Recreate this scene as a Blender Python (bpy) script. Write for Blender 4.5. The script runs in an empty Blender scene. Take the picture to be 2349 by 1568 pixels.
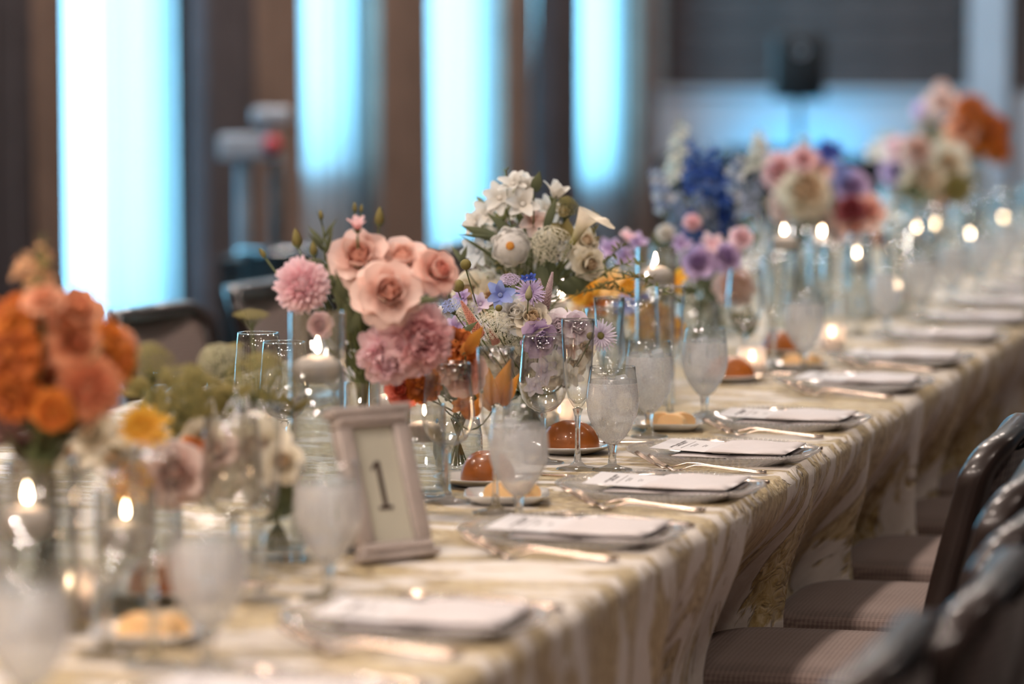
import bpy, bmesh, math, random
from mathutils import Vector, Matrix, Quaternion
random.seed(11)
PI = math.pi
scene = bpy.context.scene
COL = scene.collection

# ---------------------------------------------------------------- camera
F_PX = 8400.0                      # focal length in pixels of the 2349 x 1568 frame
CAM_Z = 1.444
PITCH = math.radians(4.6552)
YAW = math.radians(14.7922)        # camera turned left of the table's long axis (+Y)
_h = Vector((-math.sin(YAW), math.cos(YAW), 0))
CF = _h * math.cos(PITCH) + Vector((0, 0, -math.sin(PITCH)))
CR = Vector((math.cos(YAW), math.sin(YAW), 0))
CU = CR.cross(CF)
CC = Vector((0, 0, CAM_Z))
cam_d = bpy.data.cameras.new('camera')
cam_d.sensor_fit = 'HORIZONTAL'
cam_d.sensor_width = 36.0
cam_d.lens = 36.0 * F_PX / 2349.0
cam_d.clip_start = 0.05
cam_d.clip_end = 200
cam_d.dof.use_dof = True
cam_d.dof.focus_distance = 5.93
cam_d.dof.aperture_fstop = 2.3
cam = bpy.data.objects.new('camera', cam_d)
COL.objects.link(cam)
cam.matrix_world = Matrix((
    (CR.x, CU.x, -CF.x, CC.x), (CR.y, CU.y, -CF.y, CC.y), (CR.z, CU.z, -CF.z, CC.z), (0, 0, 0, 1)))
scene.camera = cam

def ray(px, py):
    return CF * F_PX + CR * (px - 1174.5) + CU * (784 - py)
def on_z(px, py, z):               # world point seen at a pixel, at a known height
    d = ray(px, py)
    return CC + d * ((z - CC.z) / d.z)
def at(px, py, dist):              # world point seen at a pixel, at a known distance
    return CC + ray(px, py) * (dist / F_PX)

# ---------------------------------------------------------------- world, light, exposure
world = bpy.data.worlds.new('world')
scene.world = world
world.use_nodes = True
wb = world.node_tree.nodes['Background']
wb.inputs[0].default_value = (0.45, 0.75, 1.0, 1)
wb.inputs[1].default_value = 0.6
vs = scene.view_settings
vs.view_transform = 'Standard'
vs.look = 'None'
vs.exposure = 0.58
vs.gamma = 1.0
vs.use_curve_mapping = False
cy = scene.cycles
cy.max_bounces = 8
cy.diffuse_bounces = 2
cy.glossy_bounces = 3
cy.transmission_bounces = 6
cy.transparent_max_bounces = 26
cy.use_adaptive_sampling = True
cy.adaptive_threshold = 0.035
cy.caustics_reflective = False
cy.caustics_refractive = False
cy.sample_clamp_indirect = 3.0
cy.use_denoising = True
cy.use_light_tree = False
CEIL = 4.2
LAMP_COL = (1.0, 0.84, 0.735)
LAMP_W = 40.0
# x, y, share of the lamp power; table row first, then added fill
LAMPS_AND_FILLS = [(-1.9, 2.6, .56), (-1.9, 5.0, .56), (-1.9, 7.4, .56), (-1.9, 9.8, .56), (-1.9, 12.2, .56), (-1.9, 14.6, .56),
              (-3.9, 5.0, 1), (-4.1, 11.6, 1), (-4.1, 13.6, 1), (-4.1, 15.8, 1), (-4.1, 18.0, 1), (-4.1, 20.4, .8), (-1.6, 20.6, .5), (1.4, 20.6, .5),  # unseen lamps added here mainly to brighten drapes and back wall
              (0.9, 8.6, .45), (0.9, 3.6, .3), (-3.4, 0.2, 2.6), (-1.9, -0.8, 2.6), (-3.4, -2.4, 2.4), (-1.2, -2.6, 2.4), (0.4, -1.6, 2.0)]  # unseen fill added on the right, then behind the camera to light the flowers
DAY = (0.235, 0.70, 1.0)            # daylight against the warm white balance
DAY_STRENGTH = 6.6

# ---------------------------------------------------------------- material helpers
def newmat(name):
    m = bpy.data.materials.new(name)
    m.use_nodes = True
    m.node_tree.nodes.clear()
    return m, m.node_tree
def N(t, kind, **kw):
    n = t.nodes.new(kind)
    for k, v in kw.items():
        if k in ('operation', 'blend_type', 'data_type', 'feature', 'distance', 'noise_dimensions', 'wave_type', 'bands_direction', 'wave_profile', 'attribute_name', 'uv_map', 'musgrave_type', 'vector_type', 'interpolation'):
            setattr(n, k, v)
        else:
            n.inputs[k.replace('_', ' ') if k.replace('_', ' ') in n.inputs else k].default_value = v
    return n
def L(t, a, b):
    t.links.new(a, b)
def c4(c):
    return (c[0], c[1], c[2], 1)
def srgb(r, g, b):
    f = lambda v: (v / 255 / 12.92) if v / 255 <= 0.04045 else ((v / 255 + 0.055) / 1.055) ** 2.4
    return (f(r), f(g), f(b))
def ramp(t, stops):
    r = t.nodes.new('ShaderNodeValToRGB')
    el = r.color_ramp.elements
    while len(el) > 1:
        el.remove(el[-1])
    el[0].position = stops[0][0]; el[0].color = c4(stops[0][1])
    for p, c in stops[1:]:
        e = el.new(p); e.color = c4(c)
    return r
def plain(name, col, rough=0.5, metal=0.0, var=0.12, vscale=30.0, bump=0.0, bscale=200.0, spec=0.5, coat=0.0, coords='Object', sub=0.0):
    m, t = newmat(name)
    out = N(t, 'ShaderNodeOutputMaterial')
    b = N(t, 'ShaderNodeBsdfPrincipled', Roughness=rough, Metallic=metal)
    b.inputs['Specular IOR Level'].default_value = spec
    b.inputs['Coat Weight'].default_value = coat
    if sub:
        b.inputs['Subsurface Weight'].default_value = sub
        b.inputs['Subsurface Scale'].default_value = 0.01
    tc = N(t, 'ShaderNodeTexCoord')
    nz = N(t, 'ShaderNodeTexNoise', Scale=vscale, Detail=3.0)
    L(t, tc.outputs[coords], nz.inputs['Vector'])
    r = ramp(t, [(0.3, tuple(max(0, c * (1 - var)) for c in col)), (0.7, tuple(min(1, c * (1 + var)) for c in col))])
    L(t, nz.outputs['Fac'], r.inputs[0]); L(t, r.outputs[0], b.inputs['Base Color'])
    if bump:
        n2 = N(t, 'ShaderNodeTexNoise', Scale=bscale, Detail=2.0)
        L(t, tc.outputs[coords], n2.inputs['Vector'])
        bp = N(t, 'ShaderNodeBump', Strength=bump, Distance=0.002)
        L(t, n2.outputs['Fac'], bp.inputs['Height']); L(t, bp.outputs[0], b.inputs['Normal'])
    L(t, b.outputs[0], out.inputs[0])
    return m
_pm = {}
def petal_mat(base, tip, transl=0.36, vein=0.10):
    """petal colour from base to tip (sRGB 0-255), a little light passes through"""
    key = (base, tip, transl)
    if key in _pm:
        return _pm[key]
    m, t = newmat('petal_%d_%d_%d' % tip)
    out = N(t, 'ShaderNodeOutputMaterial')
    uv = N(t, 'ShaderNodeUVMap')
    sp = N(t, 'ShaderNodeSeparateXYZ'); L(t, uv.outputs[0], sp.inputs[0])
    pale = lambda c: tuple(x + (255 - x) * ((0.22 if c[2] > .55 * c[0] else 0.16) if c[0] > c[1] + 8 and c[0] > 150 else 0.12) for x in c)
    cb, ct = srgb(*pale(base)), srgb(*pale(tip))
    r = ramp(t, [(0.05, cb), (0.75, ct)])
    L(t, sp.outputs['Y'], r.inputs[0])
    w = N(t, 'ShaderNodeTexNoise', Scale=9.0, Detail=2.0)
    mp = N(t, 'ShaderNodeMapping'); mp.inputs['Scale'].default_value = (3, 0.5, 1)
    L(t, uv.outputs[0], mp.inputs[0]); L(t, mp.outputs[0], w.inputs['Vector'])
    oi = N(t, 'ShaderNodeObjectInfo')
    ad = N(t, 'ShaderNodeMath', operation='MULTIPLY_ADD'); ad.inputs[1].default_value = vein * 2; ad.inputs[2].default_value = 1.0 - 1.6 * vein
    L(t, w.outputs['Fac'], ad.inputs[0])
    ad2 = N(t, 'ShaderNodeMath', operation='MULTIPLY_ADD'); ad2.inputs[1].default_value = 0.18
    L(t, oi.outputs['Random'], ad2.inputs[0]); L(t, ad.outputs[0], ad2.inputs[2])
    mx = N(t, 'ShaderNodeVectorMath', operation='SCALE')
    L(t, r.outputs[0], mx.inputs[0]); L(t, ad2.outputs[0], mx.inputs['Scale'])
    b = N(t, 'ShaderNodeBsdfPrincipled', Roughness=0.62)
    b.inputs['Specular IOR Level'].default_value = 0.25
    tr = N(t, 'ShaderNodeBsdfTranslucent')
    L(t, mx.outputs[0], b.inputs['Base Color']); L(t, mx.outputs[0], tr.inputs['Color'])
    ms = N(t, 'ShaderNodeMixShader'); ms.inputs[0].default_value = transl
    L(t, b.outputs[0], ms.inputs[1]); L(t, tr.outputs[0], ms.inputs[2]); L(t, ms.outputs[0], out.inputs[0])
    _pm[key] = m
    return m
def thin_glass(name, tint=(0.98, 0.985, 0.98), gain=1.7, rough=0.015, haze=0.0, hazecol=(0.8, 0.8, 0.8), drips=False, edge=0.25, ridges=0):
    m, t = newmat(name)
    out = N(t, 'ShaderNodeOutputMaterial')
    l0 = N(t, 'ShaderNodeLayerWeight', Blend=0.5)      # facing term works alike from both sides of the thin wall
    p5 = N(t, 'ShaderNodeMath', operation='POWER'); p5.inputs[1].default_value = 3.0
    L(t, l0.outputs['Facing'], p5.inputs[0])
    mu = N(t, 'ShaderNodeMath', operation='MULTIPLY_ADD'); mu.use_clamp = True
    mu.inputs[1].default_value = 0.5 * gain; mu.inputs[2].default_value = 0.045 * gain
    L(t, p5.outputs[0], mu.inputs[0])
    lw = N(t, 'ShaderNodeLayerWeight', Blend=0.25)
    pw = N(t, 'ShaderNodeMath', operation='POWER'); pw.inputs[1].default_value = 2.0
    L(t, lw.outputs['Facing'], pw.inputs[0])
    mc = N(t, 'ShaderNodeMix', data_type='RGBA')
    mc.inputs['A'].default_value = c4(tint); mc.inputs['B'].default_value = c4(tuple(x * (1 - edge) for x in tint))
    L(t, pw.outputs[0], mc.inputs['Factor'])
    tr = N(t, 'ShaderNodeBsdfTransparent'); L(t, mc.outputs['Result'], tr.inputs[0])
    gl = N(t, 'ShaderNodeBsdfGlossy', Roughness=rough)
    m1 = N(t, 'ShaderNodeMixShader')
    L(t, mu.outputs[0], m1.inputs[0]); L(t, tr.outputs[0], m1.inputs[1]); L(t, gl.outputs[0], m1.inputs[2])
    last = m1
    if haze:
        df = N(t, 'ShaderNodeBsdfDiffuse'); df.inputs[0].default_value = c4(hazecol)
        tl = N(t, 'ShaderNodeBsdfTranslucent'); tl.inputs[0].default_value = c4(hazecol)
        mh = N(t, 'ShaderNodeMixShader'); mh.inputs[0].default_value = 0.5
        L(t, df.outputs[0], mh.inputs[1]); L(t, tl.outputs[0], mh.inputs[2])
        m2 = N(t, 'ShaderNodeMixShader'); m2.inputs[0].default_value = haze
        if drips:      # condensation: droplets wiped by vertical runs
            tc = N(t, 'ShaderNodeTexCoord')
            mp = N(t, 'ShaderNodeMapping'); mp.inputs['Scale'].default_value = (70, 70, 9)
            L(t, tc.outputs['Object'], mp.inputs[0])
            nz = N(t, 'ShaderNodeTexNoise', Scale=1.0, Detail=2.0); L(t, mp.outputs[0], nz.inputs['Vector'])
            n3 = N(t, 'ShaderNodeTexNoise', Scale=420.0, Detail=1.0); L(t, tc.outputs['Object'], n3.inputs['Vector'])
            r1 = ramp(t, [(0.33, (0.45,) * 3), (0.43, (1,) * 3)]); L(t, nz.outputs['Fac'], r1.inputs[0])
            r2 = ramp(t, [(0.3, (0.75,) * 3), (0.6, (1,) * 3)]); L(t, n3.outputs['Fac'], r2.inputs[0])
            q = N(t, 'ShaderNodeMath', operation='MULTIPLY'); L(t, r1.outputs[0], q.inputs[0]); L(t, r2.outputs[0], q.inputs[1])
            q2 = N(t, 'ShaderNodeMath', operation='MULTIPLY'); q2.inputs[1].default_value = haze; L(t, q.outputs[0], q2.inputs[0])
            L(t, q2.outputs[0], m2.inputs[0])
        L(t, m1.outputs[0], m2.inputs[1]); L(t, mh.outputs[0], m2.inputs[2])
        last = m2
    L(t, last.outputs[0], out.inputs[0])
    return m
def solid_glass(name):
    m, t = newmat(name)
    out = N(t, 'ShaderNodeOutputMaterial')
    g = N(t, 'ShaderNodeBsdfGlass', Roughness=0.0, IOR=1.5); g.inputs[0].default_value = (0.97, 0.98, 0.98, 1)
    tr = N(t, 'ShaderNodeBsdfTransparent'); tr.inputs[0].default_value = (0.95, 0.95, 0.95, 1)
    ms = N(t, 'ShaderNodeMixShader'); ms.inputs[0].default_value = 0.35
    L(t, g.outputs[0], ms.inputs[1]); L(t, tr.outputs[0], ms.inputs[2]); L(t, ms.outputs[0], out.inputs[0])
    return m
def emit(name, col, s):
    m, t = newmat(name)
    out = N(t, 'ShaderNodeOutputMaterial')
    e = N(t, 'ShaderNodeEmission', Strength=s); e.inputs[0].default_value = c4(col)
    L(t, e.outputs[0], out.inputs[0])
    return m

# ---------------------------------------------------------------- mesh helpers
def mesh(name, V, F, smooth=True, uv=None):
    me = bpy.data.meshes.new(name)
    me.from_pydata([tuple(v) for v in V], [], F)
    if smooth:
        me.polygons.foreach_set('use_smooth', [True] * len(me.polygons))
    if uv:
        lay = me.uv_layers.new(name='UVMap')
        idx = [0] * len(me.loops)
        me.loops.foreach_get('vertex_index', idx)
        fl = []
        for i in idx:
            fl += [uv[i][0], uv[i][1]]
        lay.data.foreach_set('uv', fl)
    me.materials.append(None)
    me.update()
    return me
def add(name, me, m, parent=None, M=None):
    o = bpy.data.objects.new(name, me)
    COL.objects.link(o)
    if o.material_slots:
        if me.materials[0] is None:
            me.materials[0] = m
        if me.materials[0] != m:
            o.material_slots[0].link = 'OBJECT'
            o.material_slots[0].material = m
    if parent is not None:
        o.parent = parent
    if M is not None:
        o.matrix_basis = M
    return o
def tag(o, label=None, cat=None, group=None, kind=None):
    if label: o['label'] = label
    if cat: o['category'] = cat
    if group: o['group'] = group
    if kind: o['kind'] = kind
    return o
def thing(name, label, cat, loc=(0, 0, 0), rz=0.0, group=None):
    o = bpy.data.objects.new(name, None)
    o.empty_display_size = 0.02
    COL.objects.link(o)
    o.location = loc
    o.rotation_euler = (0, 0, rz)
    return tag(o, label, cat, group)
_kids = {}
def dup(root, loc, rz=0.0, label=None, group=None):
    def cp(o, par):
        c = o.copy()
        COL.objects.link(c)
        c.parent = par
        for k in kids(o):
            cp(k, c)
        return c
    r = cp(root, None)
    r.location = loc
    r.rotation_euler = (0, 0, rz)
    if label: r['label'] = label
    if group: r['group'] = group
    elif 'group' in r: del r['group']
    return r
def kids(o):
    return [k for k in _kidmap.get(o.name, [])]
_kidmap = {}
def remember(root):                # children list of a prototype (names are unique)
    _kidmap[root.name] = list(root.children)
    for k in root.children:
        remember(k)
    return root
def lathe(prof, n=32, closed_top=False, wob=None):
    V, F, U = [], [], []
    m = len(prof)
    for j, (r, z) in enumerate(prof):
        for i in range(n):
            a = 2 * PI * i / n
            k = r * (wob(a, j) if wob else 1)
            V.append((k * math.cos(a), k * math.sin(a), z)); U.append((i / n, j / (m - 1)))
    for j in range(m - 1):
        for i in range(n):
            a, b = j * n + i, j * n + (i + 1) % n
            F.append((a, b, b + n, a + n))
    if prof[0][0] > 1e-6: pass
    return V, F, U
def lathe_me(name, prof, n=32, wob=None, cap=False):
    V, F, U = lathe(prof, n, wob=wob)
    if cap:
        F.append(tuple(range(n - 1, -1, -1)))
        m = (len(prof) - 1) * n
        F.append(tuple(range(m, m + n)))
    return mesh(name, V, F, uv=U)
def join(parts):
    V, F, U = [], [], []
    for p in parts:
        o = len(V)
        V += list(p[0]); F += [tuple(i + o for i in f) for f in p[1]]
        U += list(p[2]) if len(p) > 2 and p[2] else [(0, 0)] * len(p[0])
    return V, F, U
def xf(p, M):
    return ([M @ Vector(v) for v in p[0]], p[1], p[2] if len(p) > 2 else None)
def tube(pts, rad, n=6, flat=1.0):
    pts = [Vector(p) for p in pts]
    V, F, U = [], [], []
    k = len(pts)
    if not hasattr(rad, '__len__'): rad = [rad] * k
    up = None
    for j in range(k):
        t = (pts[min(j + 1, k - 1)] - pts[max(j - 1, 0)]).normalized()
        if up is None:
            up = Vector((0, 0, 1)) if abs(t.z) < 0.9 else Vector((1, 0, 0))
        s = t.cross(up).normalized(); up = s.cross(t).normalized()
        for i in range(n):
            a = 2 * PI * i / n
            V.append(pts[j] + s * math.cos(a) * rad[j] + up * math.sin(a) * rad[j] * flat); U.append((i / n, j / (k - 1)))
    for j in range(k - 1):
        for i in range(n):
            a, b = j * n + i, j * n + (i + 1) % n
            F.append((a, b, b + n, a + n))
    F.append(tuple(range(n - 1, -1, -1))); F.append(tuple(range((k - 1) * n, k * n)))
    return V, F, U
def box(x0, x1, y0, y1, z0, z1):
    V = [(x0, y0, z0), (x1, y0, z0), (x1, y1, z0), (x0, y1, z0), (x0, y0, z1), (x1, y0, z1), (x1, y1, z1), (x0, y1, z1)]
    F = [(3, 2, 1, 0), (4, 5, 6, 7), (0, 1, 5, 4), (1, 2, 6, 5), (2, 3, 7, 6), (3, 0, 4, 7)]
    return V, F, None
def bevel_me(name, geo, w=0.004, seg=2, smooth=True):
    bm = bmesh.new()
    vs_ = [bm.verts.new(v) for v in geo[0]]
    for f in geo[1]:
        bm.faces.new([vs_[i] for i in f])
    bmesh.ops.bevel(bm, geom=list(bm.edges), offset=w, segments=seg, profile=0.6, affect='EDGES')
    me = bpy.data.meshes.new(name)
    bm.to_mesh(me); bm.free()
    if smooth:
        me.polygons.foreach_set('use_smooth', [True] * len(me.polygons))
    me.materials.append(None)
    return me
def gme(name, geo, smooth=True):
    return mesh(name, geo[0], geo[1], smooth, geo[2] if len(geo) > 2 else None)
def bez(a, b, c, n=8):
    a, b, c = Vector(a), Vector(b), Vector(c)
    return [a * (1 - t) ** 2 + b * 2 * t * (1 - t) + c * t * t for t in [i / n for i in range(n + 1)]]
def smooth(a, b, x):
    t = min(1, max(0, (x - a) / (b - a)))
    return t * t * (3 - 2 * t)

# ================================================================ materials
M = {}
M['wall'] = plain('wall_paint', srgb(132, 116, 110), 0.85, var=0.05, vscale=3)
M['ceiling'] = plain('ceiling_paint', srgb(150, 135, 122), 0.9, var=0.04, vscale=2)
M['trimw'] = plain('pale_trim_paint', srgb(178, 178, 184), 0.7, var=0.04, vscale=4)
M['carpet'] = plain('carpet', srgb(62, 52, 48), 0.95, var=0.35, vscale=14, bump=0.6, bscale=400)
M['dpanel'] = plain('dark_stained_wood', srgb(66, 50, 46), 0.55, var=0.25, vscale=5)
M['drape'] = plain('brown_drape_fabric', srgb(112, 92, 82), 0.85, var=0.15, vscale=6, bump=0.3, bscale=300)
M['drapedark'] = plain('dark_drape_fabric', srgb(66, 60, 64), 0.85, var=0.15, vscale=6, bump=0.3, bscale=300)
M['frame'] = plain('window_frame_paint', srgb(60, 52, 50), 0.5, var=0.06)
M['black'] = plain('black_plastic', srgb(10, 10, 12), 0.75, var=0.2)
M['blackcloth'] = plain('black_cloth', srgb(14, 15, 18), 0.85, var=0.2)
M['greymetal'] = plain('grey_metal', srgb(120, 124, 130), 0.4, metal=0.6, var=0.05)
M['paleplastic'] = plain('pale_plastic', srgb(150, 150, 156), 0.5, var=0.05)
M['red'] = plain('red_plastic', srgb(170, 16, 22), 0.4, var=0.08)
M['gloss'] = plain('glossy_dark_top', srgb(40, 60, 72), 0.06, var=0.05, spec=1.0, coat=1.0)
M['chairwood'] = plain('dark_lacquered_wood', srgb(36, 26, 23), 0.33, var=0.2, vscale=12, coat=0.3)
M['tabletop'] = plain('plywood', srgb(150, 120, 85), 0.6)
M['skirt'] = plain('grey_underlay_cloth', srgb(150, 138, 132), 0.85, var=0.06)
M['steel'] = plain('polished_cutlery_steel', srgb(205, 186, 170), 0.26, metal=1.0, var=0.05)
M['napkin'] = plain('white_linen', srgb(206, 200, 200), 0.85, var=0.02, vscale=60, bump=0.12, bscale=700)
M['card'] = plain('white_card', srgb(212, 209, 210), 0.7, var=0.01)
M['ink'] = plain('grey_ink', srgb(95, 90, 90), 0.7)
M['china'] = plain('white_china', srgb(222, 220, 216), 0.12, var=0.01, coat=0.5)
M['bread'] = plain('baked_crust', srgb(160, 88, 26), 0.38, var=0.22, vscale=22, bump=0.25, bscale=90, coat=0.35)
M['butter'] = plain('butter', srgb(246, 204, 146), 0.45, var=0.04, sub=0.2)
M['butterchip'] = plain('melted_butter', srgb(238, 160, 70), 0.3, var=0.08)
M['silver'] = plain('pewter_frame', srgb(182, 170, 163), 0.42, metal=0.15, var=0.12, vscale=40, bump=0.2, bscale=150)
M['cream'] = plain('cream_card', srgb(250, 232, 208), 0.7, var=0.02)
M['inkbrown'] = plain('brown_ink', srgb(92, 68, 58), 0.7)
M['wax'] = petal_mat((244, 236, 230), (248, 240, 234), 0.35, 0.01)
M['wick'] = plain('burnt_wick', srgb(35, 28, 24), 0.9)
M['flame'] = emit('candle_flame', (1.0, 0.66, 0.40), 75.0)
M['stem'] = plain('flower_stem_green', srgb(92, 100, 58), 0.6, var=0.25, vscale=20)
M['leafdark'] = petal_mat((52, 60, 34), (78, 84, 50), 0.2)
M['leafmid'] = petal_mat((92, 100, 56), (126, 128, 78), 0.3)
M['leafolive'] = petal_mat((112, 100, 48), (140, 124, 66), 0.3)
M['clear'] = thin_glass('clear_glass', gain=2.0, edge=0.3)
M['clearvase'] = thin_glass('vase_glass', gain=1.9, edge=0.25)
M['frost'] = thin_glass('chilled_goblet_glass', haze=0.36, hazecol=(1.0, 0.955, 0.94), drips=True, gain=1.6)
M['water'] = thin_glass('water', tint=(0.93, 0.96, 0.97), gain=0.8, edge=0.1)
M['icewater'] = thin_glass('ice_water', tint=(0.93, 0.95, 0.96), gain=0.7, haze=0.17, hazecol=(1.0, 0.96, 0.95))
M['ice'] = thin_glass('ice', tint=(0.9, 0.93, 0.95), gain=1.5, haze=0.3, hazecol=(0.95, 0.95, 0.96), rough=0.1)
M['solid'] = solid_glass('solid_glass')
M['charger'] = thin_glass('pressed_glass', tint=(0.985, 0.98, 0.975), gain=1.0, rough=0.05, haze=0.12, hazecol=(0.96, 0.93, 0.9), edge=0.12)
M['votive'] = thin_glass('frosted_votive_glass', haze=0.55, hazecol=(0.9, 0.82, 0.76), rough=0.2)
M['pane'] = emit('daylit_window', DAY, DAY_STRENGTH)
M['lampglow'] = emit('lamp_diffuser', LAMP_COL, 9.0)
M['ledglow'] = emit('blue_led', (0.02, 0.45, 1.0), 12.0)

def fabric_upholstery(name, a, b, sx=260, sy=260):
    m, t = newmat(name)
    out = N(t, 'ShaderNodeOutputMaterial')
    tc = N(t, 'ShaderNodeTexCoord')
    w1 = N(t, 'ShaderNodeTexWave', Scale=sx / 6.283 * 0.6, Distortion=1.2, Detail=1.0, bands_direction='Y')
    w2 = N(t, 'ShaderNodeTexWave', Scale=sy / 6.283 * 0.6, Distortion=1.2, Detail=1.0, bands_direction='Z')
    w3 = N(t, 'ShaderNodeTexWave', Scale=sy / 6.283 * 0.6, Distortion=1.2, Detail=1.0, bands_direction='X')
    for w in (w1, w2, w3): L(t, tc.outputs['Object'], w.inputs['Vector'])
    mn = N(t, 'ShaderNodeMath', operation='ADD'); L(t, w1.outputs['Fac'], mn.inputs[0]); L(t, w2.outputs['Fac'], mn.inputs[1])
    m2 = N(t, 'ShaderNodeMath', operation='ADD'); L(t, mn.outputs[0], m2.inputs[0]); L(t, w3.outputs['Fac'], m2.inputs[1])
    dv = N(t, 'ShaderNodeMath', operation='DIVIDE'); dv.inputs[1].default_value = 3.0; L(t, m2.outputs[0], dv.inputs[0])
    r = ramp(t, [(0.25, srgb(*a)), (0.75, srgb(*b))]); L(t, dv.outputs[0], r.inputs[0])
    bs = N(t, 'ShaderNodeBsdfPrincipled', Roughness=0.8); bs.inputs['Specular IOR Level'].default_value = 0.3
    bs.inputs['Sheen Weight'].default_value = 0.15
    bp = N(t, 'ShaderNodeBump', Strength=0.35, Distance=0.001); L(t, dv.outputs[0], bp.inputs['Height']); L(t, bp.outputs[0], bs.inputs['Normal'])
    L(t, r.outputs[0], bs.inputs['Base Color']); L(t, bs.outputs[0], out.inputs[0])
    return m
M['seatfab'] = fabric_upholstery('taupe_ribbed_upholstery', (104, 88, 82), (132, 115, 108), 420, 420)
M['backfab'] = fabric_upholstery('charcoal_weave_upholstery', (80, 68, 64), (108, 94, 90))

def brocade():
    m, t = newmat('ivory_and_gold_brocade')
    out = N(t, 'ShaderNodeOutputMaterial')
    uv = N(t, 'ShaderNodeUVMap')
    mp = N(t, 'ShaderNodeMapping'); mp.inputs['Scale'].default_value = (12.0, 4.6, 1)
    L(t, uv.outputs[0], mp.inputs[0])
    n1 = N(t, 'ShaderNodeTexNoise', Scale=1.0, Detail=4.5, Roughness=0.58, Distortion=0.9); L(t, mp.outputs[0], n1.inputs['Vector'])
    gold = ramp(t, [(0.465, (0, 0, 0)), (0.495, (1, 1, 1))]); L(t, n1.outputs['Fac'], gold.inputs[0])
    mp2 = N(t, 'ShaderNodeMapping'); mp2.inputs['Scale'].default_value = (60, 34, 1); L(t, uv.outputs[0], mp2.inputs[0])
    n2 = N(t, 'ShaderNodeTexNoise', Scale=1.0, Detail=4.0, Distortion=1.5); L(t, mp2.outputs[0], n2.inputs['Vector'])
    gcol = ramp(t, [(0.30, srgb(108, 84, 44)), (0.46, srgb(180, 156, 104)), (0.66, srgb(212, 196, 156))]); L(t, n2.outputs['Fac'], gcol.inputs[0])
    icol = ramp(t, [(0.3, srgb(212, 202, 190)), (0.7, srgb(224, 217, 208))]); L(t, n2.outputs['Fac'], icol.inputs[0])
    mx = N(t, 'ShaderNodeMix', data_type='RGBA')
    L(t, gold.outputs[0], mx.inputs['Factor']); L(t, icol.outputs[0], mx.inputs['A']); L(t, gcol.outputs[0], mx.inputs['B'])
    b = N(t, 'ShaderNodeBsdfPrincipled', Roughness=0.6)
    b.inputs['Sheen Weight'].default_value = 0.2
    L(t, mx.outputs['Result'], b.inputs['Base Color'])
    rr = ramp(t, [(0, (0.75,) * 3), (1, (0.42,) * 3)]); L(t, gold.outputs[0], rr.inputs[0]); L(t, rr.outputs[0], b.inputs['Roughness'])
    cr = N(t, 'ShaderNodeMath', operation='MULTIPLY'); L(t, n2.outputs['Fac'], cr.inputs[0])
    ga = N(t, 'ShaderNodeMath', operation='MULTIPLY_ADD'); ga.inputs[1].default_value = 0.85; ga.inputs[2].default_value = 0.15
    L(t, gold.outputs[0], ga.inputs[0]); L(t, ga.outputs[0], cr.inputs[1])
    bp = N(t, 'ShaderNodeBump', Strength=1.0, Distance=0.009); L(t, cr.outputs[0], bp.inputs['Height']); L(t, bp.outputs[0], b.inputs['Normal'])
    L(t, b.outputs[0], out.inputs[0])
    return m
M['brocade'] = brocade()

def sheer():
    m, t = newmat('white_sheer_fabric')
    out = N(t, 'ShaderNodeOutputMaterial')
    tr = N(t, 'ShaderNodeBsdfTransparent'); tr.inputs[0].default_value = (0.95, 0.97, 1, 1)
    tl = N(t, 'ShaderNodeBsdfTranslucent'); tl.inputs[0].default_value = (0.9, 0.93, 0.97, 1)
    df = N(t, 'ShaderNodeBsdfDiffuse'); df.inputs[0].default_value = (0.5, 0.56, 0.62, 1)
    a = N(t, 'ShaderNodeMixShader'); a.inputs[0].default_value = 0.35
    L(t, tl.outputs[0], a.inputs[1]); L(t, df.outputs[0], a.inputs[2])
    lw = N(t, 'ShaderNodeLayerWeight', Blend=0.5)
    fa = N(t, 'ShaderNodeMath', operation='MULTIPLY_ADD'); fa.inputs[1].default_value = 0.35; fa.inputs[2].default_value = 0.42; fa.use_clamp = True
    L(t, lw.outputs['Facing'], fa.inputs[0])
    b = N(t, 'ShaderNodeMixShader'); L(t, fa.outputs[0], b.inputs[0]); L(t, tr.outputs[0], b.inputs[1]); L(t, a.outputs[0], b.inputs[2])
    L(t, b.outputs[0], out.inputs[0])
    return m
M['sheer'] = sheer()

# ================================================================ room shell
RX0, RX1, RY0, RY1 = -5.2, 5.0, -4.0, 22.4
def struct(name, geo, m, parent=None, smooth=False):
    o = add(name, gme(name, geo, smooth), m, parent)
    if parent is None: o['kind'] = 'structure'
    return o
struct('floor', box(RX0 - .3, RX1 + .2, RY0 - .2, RY1 + .2, -0.1, 0), M['carpet'])
struct('ceiling', box(RX0 - .3, RX1 + .2, RY0 - .2, RY1 + .2, CEIL, CEIL + 0.1), M['ceiling'])
WIN = [(8.6, 10.4, .25, 3.8), (12.26, 13.98, .25, 3.8), (15.08, 16.46, .9, 3.8), (17.08, 18.78, .42, 3.8), (19.05, 19.6, .42, 3.8), (20.2, 21.86, .66, 3.8)]
parts, y = [], RY0
for (a, b, s, h) in WIN:
    parts += [box(RX0 - .25, RX0, y, a, 0, CEIL), box(RX0 - .25, RX0, a, b, 0, s), box(RX0 - .25, RX0, a, b, h, CEIL)]
    y = b
parts.append(box(RX0 - .25, RX0, y, RY1, 0, CEIL))
struct('wall_left', join(parts), M['wall'])
struct('wall_back', box(RX0, RX1, RY1, RY1 + .2, 0, CEIL), M['wall'])
struct('wall_right', box(RX1, RX1 + .2, RY0, RY1, 0, CEIL), M['wall'])
struct('wall_front', box(RX0, RX1, RY0 - .2, RY0, 0, CEIL), M['wall'])
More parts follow.
